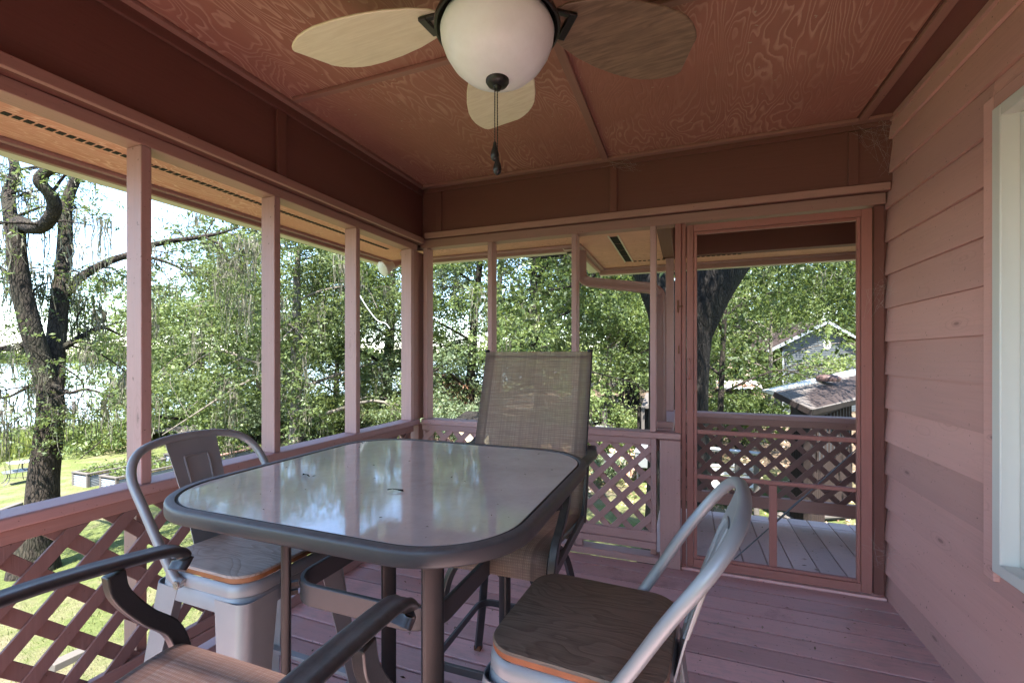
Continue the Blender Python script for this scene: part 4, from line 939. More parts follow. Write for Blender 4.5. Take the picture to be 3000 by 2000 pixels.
auto_tree('oak_tree', 'bright leafed tree left of the downspout', on_ground(1782, 24), 10, .2, (0, 0, 0), 13, 4.4, M['leaf_yel'], M['bark_grey'], 1700, 34, .40, .125, start=.22, sub2=2, group=G, droop=.5)
auto_tree('oak_tree', 'slim dark leaning tree in front of the log pile', on_ground(1812, 20.5), 8.5, .11, (.8, .2, 0), 10, 3.0, M['leaf_dark'], M['bark_dark'], 420, 22, .36, .12, start=.4, sub2=1, group=G, limb_r=.6)
auto_tree('oak_tree', 'thick dark trunk far back beyond the log pile', on_ground(1852, 30), 14, .42, (0, 0, 0), 12, 5.5, M['leaf_dark'], M['bark_dark'], 800, 24, .55, .19, start=.3, sub2=1, group=G)
auto_tree('oak_tree', 'slender grey trunk seen through the screen door', on_ground(2104, 13.5), 11, .085, (.4, 0, 0), 12, 3.4, M['leaf_dark'], M['bark_oak'], 900, 24, .32, .11, start=.25, sub2=2, group=G, limb_r=.6, droop=.6)
auto_tree('maple_tree', 'small light green tree before the grey house', on_ground(2256, 17), 5.9, .09, (0, 0, 0), 16, 2.9, M['leaf_yel'], M['bark_grey'], 620, 22, .32, .11, start=.3, sub2=1, group=G, limb_r=.5)
auto_tree('oak_tree', 'tall dark tree behind the rusty shed roof', on_ground(2160, 27), 13, .25, (0, 0, 0), 14, 5.2, M['leaf_dark'], M['bark_dark'], 950, 24, .5, .17, start=.15, sub2=1, group=G)
auto_tree('oak_tree', 'dark oak rising behind the grey house gable', on_ground(2560, 36), 16, .3, (0, 0, 0), 14, 7, M['leaf_dark'], M['bark_dark'], 950, 24, .7, .22, start=.3, sub2=1, group=G)
auto_tree('pine_tree', 'grey green tree far back between the two far studs', on_ground(1460, 32), 15, .28, (0, 0, 0), 14, 5.5, M['leaf_grey'], M['bark_oak'], 900, 24, .55, .2, start=.08, sub2=1, group=G)
auto_tree('oak_tree', 'dark tree far back behind the downspout', on_ground(1930, 26), 13, .25, (0, 0, 0), 14, 5, M['leaf_dark'], M['bark_dark'], 850, 24, .5, .17, start=.08, sub2=1, group=G)
auto_tree('oak_tree', 'far grey green tree on the shore between the first and second posts', on_ground(700, 33), 9, .2, (0, 0, 0), 14, 5.2, M['leaf_grey'], M['bark_oak'], 1000, 30, .5, .17, start=.06, sub2=1, group=G)
auto_tree('oak_tree', 'far dark tree on the shore behind the third left post', on_ground(985, 34), 10.5, .2, (0, 0, 0), 14, 5.4, M['leaf_oak'], M['bark_dark'], 1000, 30, .5, .17, start=.06, sub2=1, group=G)
# --- the big live oak beside the deck
b1 = on_ground(1985, 6.5); d1 = 6.5
t = Tree('live_oak', 'massive dark leaning live oak trunk between downspout and screen door', 'tree', b1)
t.limb([b1+V((0, 0, -.1)), at(1990, 1600, d1), at(1988, 1400, d1), at(1986, 1200, d1), at(1988, 1050, d1), at(1995, 960, d1), at(2010, 880, d1)], [.66, .50, .43, .40, .41, .43, .45], 24, False)
t.limb([at(1988, 1000, d1), at(1950, 900, d1+.1), at(1905, 800, d1+.2), at(1850, 690, d1+.4), at(1790, 560, d1+.8), at(1700, 400, d1+1.5)], [.36, .27, .24, .21, .17, .1], 16)
t.limb([at(2000, 960, d1), at(2060, 850, d1-.1), at(2130, 745, d1-.2), at(2230, 620, d1-.3), at(2400, 460, d1-.2), at(2600, 300, d1+.2)], [.42, .38, .36, .33, .27, .15], 18)
t.limb([at(1870, 725, d1+.4), at(1810, 735, d1+.6), at(1740, 728, d1+1), at(1660, 738, d1+1.4), at(1590, 752, d1+1.9), at(1500, 745, d1+2.6), at(1420, 735, d1+3.2), at(1340, 770, d1+3.8)], [.09, .06, .05, .045, .04, .03, .022, .01], 8)
t.limb([at(1800, 735, d1+.6), at(1760, 790, d1+.9), at(1700, 830, d1+1.2), at(1600, 850, d1+1.7), at(1500, 842, d1+2.3)], [.03, .024, .02, .015, .006], 6)
t.limb([at(2300, 540, d1-.3), at(2360, 560, d1+.5), at(2420, 640, d1+1.5), at(2470, 740, d1+2.4), at(2500, 830, d1+3.0)], [.08, .045, .03, .018, .006], 8)
t.limb([at(2330, 540, d1), at(2340, 560, d1+1.2), at(2350, 640, d1+2.6), at(2380, 740, d1+3.6)], [.08, .05, .03, .01], 8)
t.limb([at(2400, 460, d1-.2), at(2480, 600, d1+1), at(2540, 720, d1+2), at(2600, 820, d1+3)], [.08, .04, .025, .01], 8)
t.limb([at(2150, 690, d1-.2), at(2200, 640, d1+1.8), at(2260, 640, d1+3.4), at(2300, 720, d1+4.6)], [.08, .05, .03, .01], 8)
t.limb([at(1850, 690, d1+.4), at(1800, 600, d1+2), at(1700, 590, d1+3.5), at(1580, 640, d1+5), at(1480, 700, d1+6)], [.14, .09, .07, .05, .015], 8)
t.limb([at(1790, 560, d1+.8), at(1640, 500, d1+1.8), at(1450, 540, d1+3), at(1330, 620, d1+4)], [.12, .08, .06, .02], 8)
for q in ([(1.0, 5.4, 4.4), (1.1, 4.2, 5.3), (1.2, 2.9, 5.9), (1.5, 1.6, 6.1)], [(.3, 5.6, 4.6), (-.2, 4.4, 5.6), (-.6, 3.2, 6.2)], [(1.8, 5.6, 4.6), (2.4, 4.2, 5.6), (3.0, 2.8, 6.2)], [(.6, 5.0, 5.4), (.6, 3.8, 6.6), (.6, 2.6, 7.4)]):  # limbs added above the roof, out of view, to shade the trunk
    t.limb([at(2130, 745, d1-.2)]+[V(p) for p in q], [.06, .05, .04, .03, .01], 6)
over = [V((random.uniform(-1.6, 2.2), random.uniform(2.6, 5.6), random.uniform(4.6, 7.0))) for _ in range(420)]  # unseen leaf clusters added over the roof to hold sun off the trunk
over += [at(random.uniform(2180, 2620), random.uniform(740, 900)+60*random.random()**3, random.uniform(8.5, 11.5)) for _ in range(260)]
s1 = t.sub(8, 1.25, .3, -.05, 1.0, 5, .7, .35); sa = list(t.limbs); t.limbs = s1; s2_ = t.sub(4, .6, .2, -.05, 1.1, 4, .5, .5); t.limbs = sa+s2_
t.done(M['bark_dark'], M['leaf_dark'], 1600, 17, .22, .085, .46, moss=26, moss_len=.5, src=s1+s2_, extra=over)
# --- one far wood behind it all
n = 42000; xx = RNG.uniform(-16, 42, n); yy = 40+RNG.random(n)*16; hz = (12+3*np.sin(xx*.5)+2*np.sin(xx*1.3))*RNG.random(n)**.75
o = leaves('far_woods', np.stack([xx, yy, -1.9+hz], 1), .55, M['leaf_oak'], None, .6, .3); tag(o, 'mass of woods far behind the trees', 'woods', kind='stuff')

# --- shrubs
def shrub(name, label, c, r, h, leaf, ncl, per, size, group=None, stems=9):
    t = Tree(name, label, 'shrub', c, group); b = V(c)
    for k in range(stems):
        az = k*2.4+random.random(); d = V((math.cos(az), math.sin(az), 0)); q = random.uniform(.5, 1)
        t.limb([b, b+d*r*.4*q+V((0, 0, h*.45)), b+d*r*q+V((0, 0, h*random.uniform(.5, .95)))], [.025, .016, .005], 4, True, 4)
    t.last = t.limbs; t.sub(4, r*.5, .25, .2, 1, 3, .1, .5)
    return t.done(M['bark_oak'], leaf, ncl, per, r*.2, size, .5, zmin=b.z, flat=.8, leafname='foliage')
GS = 'shrubs under the trees'
shrub('shrub', 'feathery grey green shrub beside the boardwalk end', on_ground(745, 19.5), 1.2, 1.9, M['leaf_grey'], 300, 26, .09, GS)
shrub('shrub', 'dark shrub right of the pale oak trunk', on_ground(930, 19), 1.1, 1.5, M['leaf_dark'], 260, 26, .09, GS)
shrub('shrub', 'dark shrub behind the pale oak trunk', on_ground(830, 23), 1.6, 1.9, M['leaf_dark'], 260, 26, .11, GS)
shrub('shrub', 'low dark shrub below the third left post', on_ground(1010, 21), 1.3, 1.3, M['leaf_dark'], 240, 26, .10, GS)
shrub('shrub', 'mid green shrub left of the corner post', on_ground(1150, 18), .9, 1.5, M['leaf_oak'], 240, 26, .09, GS)
shrub('shrub', 'rust tinged shrub behind the left far stud', on_ground(1330, 21), 1.1, 2.6, M['leaf_rust'], 120, 20, .10, GS)
shrub('shrub', 'broad green shrub by the small roofed box', on_ground(1290, 16), 1.3, 1.7, M['leaf_grey'], 280, 26, .09, GS)
shrub('shrub', 'bright yellow green bush left of the woodshed', on_ground(1858, 15.5), .75, 1.55, M['leaf_yel'], 260, 24, .075, GS)
shrub('shrub', 'low dark bush in front of the log pile', on_ground(1790, 13.5), .9, .85, M['leaf_dark'], 240, 24, .075, GS)
shrub('shrub', 'dark bush at the foot of the woodshed', on_ground(1872, 12.6), .7, .8, M['leaf_dark'], 220, 24, .07, GS)
shrub('shrub', 'dark green bush below the rusty shed roof', on_ground(2165, 15), 1.5, 2.2, M['leaf_dark'], 420, 26, .09, GS)
shrub('shrub', 'light bush seen low through the far lattice', on_ground(1775, 11.5), .45, .7, M['leaf_grey'], 140, 22, .06, GS)

# ================================================================ THINGS OUTDOORS
def bed(label, x0, x1, y0, y1, h=.42, brown=False):
    z = gz((x0+x1)/2, (y0+y1)/2); t = thing('raised_bed', label, 'planter', ((x0+x1)/2, (y0+y1)/2, z), 'raised garden beds on the lawn')
    wood = M['oldY'] if not brown else M['trimY']
    def corr(a, b_, nrm):
        m_ = MB(); a, b_ = V(a), V(b_); nrm = V(nrm); rings = []; nseg = 28
        for i in range(nseg+1):
            zz = .02+(h-.10)*i/nseg; off = nrm*(.012*math.sin(i*PI/2)) ; rings.append([a+off+V((0, 0, zz)), b_+off+V((0, 0, zz)), b_+off-nrm*.004+V((0, 0, zz)), a+off-nrm*.004+V((0, 0, zz))])
        m_.loft(rings); m_.build('metal_side', M['zinc'], t, 0, 60)
    corr((x0+.06, y0+.02, z), (x1-.06, y0+.02, z), (0, -1, 0)); corr((x0+.06, y1-.02, z), (x1-.06, y1-.02, z), (0, 1, 0)); corr((x1-.02, y0+.06, z), (x1-.02, y1-.06, z), (1, 0, 0)); corr((x0+.02, y0+.06, z), (x0+.02, y1-.06, z), (-1, 0, 0))
    for xx in (x0, x1-.07):
        for yy_ in (y0, y1-.07): b = MB(); b.box(xx, xx+.07, yy_, yy_+.07, z-.05, z+h-.04); b.build('post', M['oldZ'], t, .004)
    for bx in ((x0-.01, x1+.01, y0-.01, y0+.08, z+h-.039, z+h), (x0-.01, x1+.01, y1-.08, y1+.01, z+h-.039, z+h), (x0-.01, x0+.08, y0+.081, y1-.081, z+h-.039, z+h), (x1-.08, x1+.01, y0+.081, y1-.081, z+h-.039, z+h)):
        b = MB(); b.box(*bx); b.build('rim_board', wood, t, .004)
    b = MB(); b.box(x0+.03, x1-.03, y0+.03, y1-.03, z, z+h-.09); b.build('soil', M['soil'], t)
    n = 900; p = np.stack([RNG.uniform(x0+.1, x1-.1, n), RNG.uniform(y0+.1, y1-.1, n), z+h-.1+RNG.random(n)**2*.25], 1); leaves('plants', p, .085, M['leaf_yel'], t, .45, .3)
bed('corrugated bed nearest the forked oak, its left corner uncovered', -16.6, -15.85, 7.75, 9.85)
bed('corrugated bed cut off behind the porch rail beside the first post', -15.1, -14.35, 7.65, 9.75)
bed('corrugated bed seen between the post and the stool back', -16.7, -15.95, 10.3, 12.2)
bed('brown topped bed right of the stool back', -15.2, -14.45, 10.2, 12.0, .42, True)
# low table on the lawn
tp = on_ground(60, 14.0); t = thing('garden_table', 'low curved leg garden table on the lawn left of the oak', 'table', tp)
b = MB(); q = [tp+V((dx, dy, .34)) for dx, dy in ((-.33, -.30), (.10, -.42), (.38, .10), (.05, .42), (-.36, .2))]; b.prism(q, (0, 0, .018)); b.build('tabletop', M['gun'], t, .003)
for dx, dy in ((-.25, -.22), (.1, -.3), (.28, .08), (-.26, .16)):
    b = MB(); b.tube(cr([tp+V((dx, dy, .335)), tp+V((dx*.9, dy*.9, .2)), tp+V((dx*1.1, dy*1.1, .06)), tp+V((dx*1.35, dy*1.35, 0))], 4), .010, 6); b.build('leg', M['gun'], t)
b = MB(); b.tube([tp+V((-.25, -.2, .15)), tp+V((.26, .08, .15))], .008, 6); b.build('stretcher', M['gun'], t)
t2 = thing('side_table', 'small white topped pedestal table standing on the low garden table', 'table', tp+V((.05, .02, .358)))
o_ = tp+V((.05, .02, .358)); b = MB(); b.prism([o_+V((dx, dy, .26)) for dx, dy in ((-.3, -.25), (.16, -.34), (.34, .12), (-.1, .32))], (0, 0, .02)); b.build('tabletop', M['tin'], t2, .003)
b = MB(); b.tube([o_+V((0, 0, .05)), o_+V((0, 0, .26))], .018, 8); b.build('pedestal', M['gun'], t2)
for a in range(3):
    b = MB(); b.bar(o_+V((0, 0, .06)), o_+V((.2*math.cos(a*2.1), .2*math.sin(a*2.1), .008)), .02, .014); b.build('leg', M['gun'], t2)
# boardwalk, ramp and dock
bw = thing('boardwalk', 'weathered boardwalk with a ramp crossing the marsh grass to the dock', 'boardwalk', (-21, 14.6, -2.7))
def deckrun(nm, x0, x1, z0, z1, w=1.5, yc=14.7):
    m_ = MB(); n_ = max(1, int(abs(x1-x0)/.15)); 
    for i in range(n_):
        a, c = x0+(x1-x0)*i/n_, x0+(x1-x0)*(i+.93)/n_; za, zc = z0+(z1-z0)*i/n_, z0+(z1-z0)*(i+.93)/n_
        m_.loft([[V((a, yc-w/2, za-.03)), V((a, yc+w/2, za-.03)), V((a, yc+w/2, za)), V((a, yc-w/2, za))], [V((c, yc-w/2, zc-.03)), V((c, yc+w/2, zc-.03)), V((c, yc+w/2, zc)), V((c, yc-w/2, zc))]])
    o = m_.build(nm, M['oldY'], bw, 0, 0)
    for s_ in (-1, 1): m_ = MB(); m_.bar((x0, yc+s_*w/2, z0-.1), (x1, yc+s_*w/2, z1-.1), .04, .14); m_.build('stringer', M['oldX'], bw)
deckrun('planking', -17.2, -22.2, -1.98, -1.98); deckrun('ramp', -22.25, -27.0, -1.98, -2.72)
for xx in (-17.6, -19.2, -20.8, -22.1, -24.6):
    for yy_ in (13.95, 15.4): b = MB(); b.box(xx, xx+.1, yy_-.05, yy_+.05, -3.3, -2.13 if xx > -23 else -2.45); b.build('post', M['oldZ'], bw)
dk_ = thing('dock', 'grey floating dock out on the lake behind the oak trunk', 'dock', (-31, 14.6, -3))
b = MB(); x = -35.5
while x < -27.1: b.box(x, x+.14, 13.8, 15.5, -2.74, -2.70); x += .15
b.build('planking', M['oldY'], dk_, 0, 0); b = MB(); b.box(-35.5, -27.1, 13.82, 15.48, -3.1, -2.78); b.build('float', M['dark'], dk_)
for xx, yy_, h in ((-33.2, 15.6, 1.7), (-30.4, 15.6, 1.9), (-28.5, 15.7, 2.1), (-26.0, 16.2, 2.0)):
    b = MB(); b.tube([(xx, yy_, -3.6), (xx, yy_, -3+h)], .085, 8); tag(b.build('mooring_pile', M['oldZ'], None), {-33.2: 'weathered mooring pile at the lake end of the dock', -30.4: 'weathered mooring pile at mid dock', -28.5: 'weathered mooring pile at the shore end of the dock', -26.0: 'weathered pile in the marsh grass beside the ramp'}[xx], 'pile')
# lawn timber edging
for a, c, lb in (((18, 1437), (240, 1425), 'old timber lying on the lawn left of the oak'), ((120, 1990), (330, 1880), 'old timber on the grass seen through the left lattice')):
    p0, p1 = (on_ground(-30, 10.6), on_ground(60, 11.4)) if a[1] < 1500 else (on_ground(150, 4.9), on_ground(300, 5.3))
    b = MB(); b.bar(p0+V((0, 0, .03)), p1+V((0, 0, .03)), .13, .09); tag(b.build('timber', M['oldX'], None, .01), lb, 'timber')

# shed beyond the screen door
P = {k: at(*v) for k, v in dict(A=(2268, 1147, 9.0), B=(2380, 1201, 8.0), C=(2560, 1160, 10.4), D=(2560, 1087, 12.3)).items()}
sh = thing('shed', 'brown shed with shingled roof, white metal ridge and board walls', 'shed', (P['B'].x, P['B'].y, gz(P['B'].x, P['B'].y)))
nrm = (P['B']-P['A']).cross(P['C']-P['A']).normalized(); nrm = nrm if nrm.z > 0 else -nrm
ro = MB(); ns = 16
for i in range(ns):                      # courses of shingles, each lapping the one below
    f0, f1 = i/ns, (i+1)/ns+.012
    a0, c0 = P['B'].lerp(P['A'], f0), P['C'].lerp(P['D'], f0); a1, c1 = P['B'].lerp(P['A'], min(f1, 1)), P['C'].lerp(P['D'], min(f1, 1))
    nt_ = 26
    for k in range(nt_):
        u0, u1 = k/nt_+(.5/nt_ if i % 2 else 0)-.5/nt_+.0008, (k+1)/nt_+(.5/nt_ if i % 2 else 0)-.5/nt_; u0, u1 = max(0, u0), min(1, u1)
        if u1 <= u0: continue
        q = [a0.lerp(c0, u0)+nrm*.014, a0.lerp(c0, u1)+nrm*.014, a1.lerp(c1, u1)+nrm*.003, a1.lerp(c1, u0)+nrm*.003]
        ro.prism(q, nrm*(-.012))
ro.build('shingle_roof', paint('brown shingles', (.088, .074, .064), 'X', rough=.9, grain=.12, blotch=.1, dirt=0, island=.10), sh, 0, 0)
b = MB(); b.prism([P[k]-nrm*.004 for k in 'ABCD'], nrm*(-.10)); b.build('fascia', M['brown_wall'], sh)
E_, Fp = at(2233, 1142, 9.3), at(2560, 1068, 12.8)
b = MB(); b.prism([P['A']+nrm*.02, E_, Fp, P['D']+nrm*.02], (0, 0, -.03)); b.prism([P['A']+nrm*.02, E_, at(2292, 1161, 8.9)], (0, 0, -.03)); b.build('metal_ridge', M['tin'], sh)
rv = P['A'].lerp(P['D'], .40)+V((.1, -.1, .05)); b = MB(); b.loft([[rv+V((.22*math.cos(a)*k, .16*math.sin(a)*k, zz)) for a in np.linspace(0, 2*PI, 17)[:-1]] for k, zz in ((1, -.03), (1.15, .03), (1.1, .07), (.8, .11), (.3, .13))]); b.build('roof_vent', M['terracotta'], sh)
gzs = gz(P['B'].x, P['B'].y); ins = V((.25, .45, 0))
wa, wb, wc = P['A']+V((.30, .1, 0)), P['B']+V((.05, .35, 0)), P['C']+V((-.35, .25, 0))
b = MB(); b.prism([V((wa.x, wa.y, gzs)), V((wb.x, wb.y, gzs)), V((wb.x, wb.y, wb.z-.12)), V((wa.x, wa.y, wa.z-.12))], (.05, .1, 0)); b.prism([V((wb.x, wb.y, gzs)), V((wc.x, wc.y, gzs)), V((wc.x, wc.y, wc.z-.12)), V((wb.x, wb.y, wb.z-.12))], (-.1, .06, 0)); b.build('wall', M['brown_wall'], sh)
for (p, q, n_) in ((wa, wb, 7), (wb, wc, 11)):
    d = (q-p); side = V((d.y, -d.x, 0)).normalized(); side = side if side.y < 0 else -side
    b = MB(); z0 = gzs+1.15; lo = p+d*.18 if n_ == 7 else p+d*.1; b.prism([V((lo.x, lo.y, z0))+side*.012, V((q.x, q.y, z0))-d*.04+side*.012, V((q.x, q.y, q.z-.22))-d*.04+side*.012, V((lo.x, lo.y, p.z-.28))+side*.012], side*.006); win = b.build('window', M['dark'], sh)
    b = MB()
    for k in range(n_): r_ = lo.lerp(q, k/n_); b.bar(V((r_.x, r_.y, z0))+side*.03, V((r_.x, r_.y, min(p.z, q.z)-.2))+side*.03, .035, .02)
    b.build('mullion', M['brown_wall'], win)
    b = MB()
    for k in range(n_*2): r_ = p.lerp(q, (k+.5)/(n_*2)); b.bar(V((r_.x, r_.y, gzs))+side*.012, V((r_.x, r_.y, z0-.03))+side*.012, .03, .018)
    b.build('wall_batten', M['brown_wall'], sh)
# grey neighbour house
hd = 25.0; hp0, hp1 = at(2292, 1040, hd), at(2640, 1040, hd+2.6); dr_ = (hp1-hp0); dr_.z = 0; L_ = dr_.length; ex = dr_.normalized(); ey = V((-ex.y, ex.x, 0))
hg = thing('house', 'grey lap sided house with a round white vent in its gable', 'house', (hp0.x, hp0.y, -1.9))
zt = lambda u: 1.62+max(0, 1-abs(u-2.75)/3.9)*1.55
b = MB(); z = -1.9
while z < 3.2:
    us = [u for u in np.linspace(0, L_, 60) if zt(u) > z+.05]
    if us: b.loft([[hp0.xy.to_3d()+ex*u+V((0, 0, z))-ey*.03, hp0.xy.to_3d()+ex*u+V((0, 0, z+.125)), hp0.xy.to_3d()+ex*u+V((0, 0, z+.125))+ey*.05, hp0.xy.to_3d()+ex*u+V((0, 0, z))+ey*.05] for u in (us[0], us[-1])])
    z += .12
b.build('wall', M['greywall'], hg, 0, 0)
h0 = hp0.xy.to_3d(); b = MB(); b.box(0, .12, 0, .06, 0, 3.4); 
b = MB(); b.bar(h0-ey*.05+V((0, 0, -1.9)), h0-ey*.05+V((0, 0, 1.55)), .1, .1); b.build('corner_trim', M['zinc'], hg)
pk = h0+ex*2.75; b = MB()
for s_ in (-1, 1):
    e = h0+ex*(2.75+s_*4.3)+V((0, 0, 1.5)); t_ = pk+V((0, 0, 3.22)); b.prism([t_-ey*.4, e-ey*.4, e+ey*6, t_+ey*6], (0, 0, .12))
b.build('roof', M['brown_wall'], hg); b = MB()
for s_ in (-1, 1): b.bar(pk-ey*.42+V((0, 0, 3.2)), h0-ey*.42+ex*(2.75+s_*4.3)+V((0, 0, 1.48)), .05, .16)
b.build('rake_trim', M['zinc'], hg)
vc = at(2416, 1010, hd+1.0); b = MB(); q = V((vc.x, vc.y, vc.z)); 
b.loft([[q-ey*dd+ex*(math.cos(a)*r)+V((0, 0, math.sin(a)*r)) for a in np.linspace(0, 2*PI, 25)[:-1]] for dd, r in ((.0, .27), (.16, .27), (.18, .24), (.16, .19), (.10, .185))]); gv = b.build('gable_vent', M['white'], hg, 0, 40)
b = MB(); b.bar(q-ey*.155+V((-.0, 0, -.19)), q-ey*.155+V((0, 0, .19)), .03, .03); b.bar(q-ey*.155-ex*.19, q-ey*.155+ex*.19, .03, .03); b.build('cross_bar', M['white'], gv)
b = MB(); b.box(pk.x+.3, pk.x+.8, pk.y+1.5, pk.y+2.0, 2.6, 3.9); b.build('chimney', M['tin'], hg)
# rusty shed
rs = thing('tin_shed', 'low dark shed with a rusty white tin roof', 'shed', on_ground(2160, 20))
a_, b_, c_, d_2 = at(2096, 1139, 19.4), at(2234, 1137, 19.4), at(2222, 1115, 21.5), at(2100, 1115, 21.5)
m_ = MB(); n_ = 30; rings = []
for i in range(n_+1):
    u = i/n_; off = V((0, 0, .02*math.sin(i*PI/2))); lo, hi = a_.lerp(b_, u)+off, d_2.lerp(c_, u)+off; rings.append([lo, hi, hi-V((0, 0, .012)), lo-V((0, 0, .012))])
m_.loft(rings); m_.build('tin_roof', M['rustroof'], rs, 0, 60)
gq = on_ground(2160, 20).z; b = MB(); b.prism([V((p.x, p.y, gq)) for p in (a_+FW*.3, b_+FW*.3-RT*.2, c_-RT*.2, d_2)], (0, 0, a_.z-.1-gq)); b.build('wall', M['brown_wall'], rs)
# wood store with shingled lid
wp = on_ground(1905, 12.4); ws = thing('woodshed', 'small grey firewood shelter with mossy lid beside the downspout', 'shelter', wp)
e0, e1, e2, e3 = at(1879, 1196, 12.2), at(1990, 1197, 12.2), at(1990, 1154, 13.2), at(1893, 1155, 13.2)
b = MB(); b.prism([e0, e1, e2, e3], (0, 0, .05)); b.build('lid', M['oldX'], ws)
for p in (e0+RT*.06+FW*.05, e1, e3+RT*.03, e2): b = MB(); b.bar(V((p.x, p.y, wp.z)), V((p.x, p.y, p.z-.005)), .08, .08); b.build('post', M['oldZ'], ws)
b = MB(); b.prism([V((p.x, p.y, wp.z)) for p in (e0+FW*.6+RT*.05, e1+FW*.6, e2, e3)], (0, 0, e0.z-wp.z-.03)); b.build('back_board', M['bark_dark'], ws)
b = MB()
for k in range(46): q = e0.lerp(e1, random.uniform(.08, .9))+FW*.32; q.z = wp.z+.07+random.random()*1.05; b.tube([q, q+FW*.3+V((0, 0, random.gauss(0, .02)))], random.uniform(.04, .085), 7)
for i, part_logs in enumerate([b]): part_logs.build('firewood', M['bark_oak'], ws)['kind'] = 'stuff'
# logs, planks and posts in the yard
for (xa, da, xb, db, r_, lb) in ((1742, 22.5, 1795, 23.6, .10, 'long pale log on top of the log pile'), (1745, 21.6, 1838, 22.6, .17, 'thick dark log at the bottom of the log pile'), (1724, 15.0, 1798, 14.4, .12, 'charred log lying nearest the far rail'), (1738, 17.2, 1760, 17.8, .05, 'short white branch leaning on a stick left of the leaning tree')):
    p0, p1 = on_ground(xa, da)+V((0, 0, r_ if r_ != .10 else .42)), on_ground(xb, db)+V((0, 0, r_ if r_ not in (.10, .05) else .5)); b = MB(); b.tube(cr([p0, p0.lerp(p1, .5)+V((0, 0, .03)), p1], 4), r_, 8); tag(b.build('log', M['bark_dark'] if r_ in (.17, .12) else M['bark_grey'], None), lb, 'log', 'logs on the ground under the trees')
for xa, d_3, h, wd, lb, mt in ((1771, 19.5, .95, .16, 'pale weathered post stump left of the leaning tree', 'oldZ'),):
    p0 = on_ground(xa, d_3); b = MB(); b.tube([p0, p0+V((0, 0, h*.5)), p0+V((.03, 0, h))], [wd, wd*.8, wd*.7], 9); tag(b.build('stump', M[mt], None), lb, 'stump')
for xa, d_3, lb in ((1768, 17.6, 'white plank table top on a stick in the leaf litter'), (1810, 21.5, 'white plank lying on the log pile')):
    p0 = on_ground(xa, d_3); t = thing('plank', lb, 'plank', p0); b = MB(); b.box(p0.x-.3, p0.x+.3, p0.y-.12, p0.y+.12, p0.z+.46, p0.z+.5); b.build('board', M['tin'], t, .004); b = MB(); b.tube([p0, p0+V((0, 0, .459))], .03, 6); b.build('stake', M['oldZ'], t)
# brick fire pit, grill and box seen through the lattice
fp = on_ground(1832, 12.7); t = thing('fire_pit', 'round low brick fire pit seen through the far lattice', 'fire pit', fp)
b = MB(); rings = [[fp+V((math.cos(a)*r, math.sin(a)*r, z)) for a in np.linspace(0, 2*PI, 29)[:-1]] for r, z in ((.42, -.05), (.42, .55), (.30, .55), (.30, .1))]; b.loft(rings, True, True); b.build('brick_ring', M['brick'], t, 0, 30)
b = MB(); rings = [[fp+V((math.cos(a)*r, math.sin(a)*r, z)) for a in np.linspace(0, 2*PI, 29)[:-1]] for r, z in ((.45, .553), (.45, .60), (.28, .60), (.28, .553))]; b.loft(rings); b.build('cap_ring', M['brick'], t, .005, 30)
kp = on_ground(1890, 11.6); t = thing('grill', 'grey grill with a sloped tin hood behind the far lattice', 'grill', kp)
b = MB(); b.loft([[kp+V((sx*w, sy*w*.8, z)) for sx, sy in ((-1, -1), (1, -1), (1, 1), (-1, 1))] for w, z in ((.20, .42), (.24, .78), (.27, .80), (.09, 1.12))]); b.build('hood', M['zinc'], t, .006)
for sx, sy in ((-1, -1), (1, -1), (1, 1), (-1, 1)): b = MB(); b.bar(kp+V((sx*.17, sy*.13, 0)), kp+V((sx*.18, sy*.14, .43)), .04, .04); b.build('leg', M['gun'], t)
bp_ = on_ground(1788, 12.0); t = thing('bin', 'grey metal bin with a lid behind the far lattice', 'bin', bp_)
b = MB(); b.loft([[bp_+V((math.cos(a)*r, math.sin(a)*r, z)) for a in np.linspace(0, 2*PI, 21)[:-1]] for r, z in ((.17, 0), (.21, .56))]); b.build('body', M['zinc'], t, .004, 40)
b = MB(); b.loft([[bp_+V((math.cos(a)*r, math.sin(a)*r, z)) for a in np.linspace(0, 2*PI, 21)[:-1]] for r, z in ((.225, .561), (.225, .59), (.12, .64), (.03, .65))]); b.build('lid', M['zinc'], t, 0, 40)
xp = at(1400, 1225, 11.5); xg = on_ground(1400, 11.5); t = thing('roofed_box', 'small tan box with a dark sloped lid left of the sling chair', 'box', xg)
b = MB(); b.loft([[V((xp.x+sx*.42, xp.y+sy*.3, z if z < 0 or sy < 0 or True else z)) for sx, sy in ((-1, -1), (1, -1), (1, 1), (-1, 1))] for z in (xg.z, xp.z-.06)]); b.build('body', plain('tan board', (.42, .34, .22), .7), t, .005)
b = MB(); b.prism([V((xp.x-.52, xp.y-.4, xp.z-.055)), V((xp.x+.52, xp.y-.4, xp.z-.055)), V((xp.x+.52, xp.y+.4, xp.z+.09)), V((xp.x-.52, xp.y+.4, xp.z+.09))], (0, 0, .03)); b.build('lid', M['bark_dark'], t, .004)
rp = on_ground(1280, 9.0); b = MB(); b.box(rp.x-.06, rp.x+.06, rp.y-.06, rp.y+.06, rp.z, rp.z+1.25); tag(b.build('garden_post', M['terracotta'], None, .005), 'faded red post seen through the corner lattice', 'post')
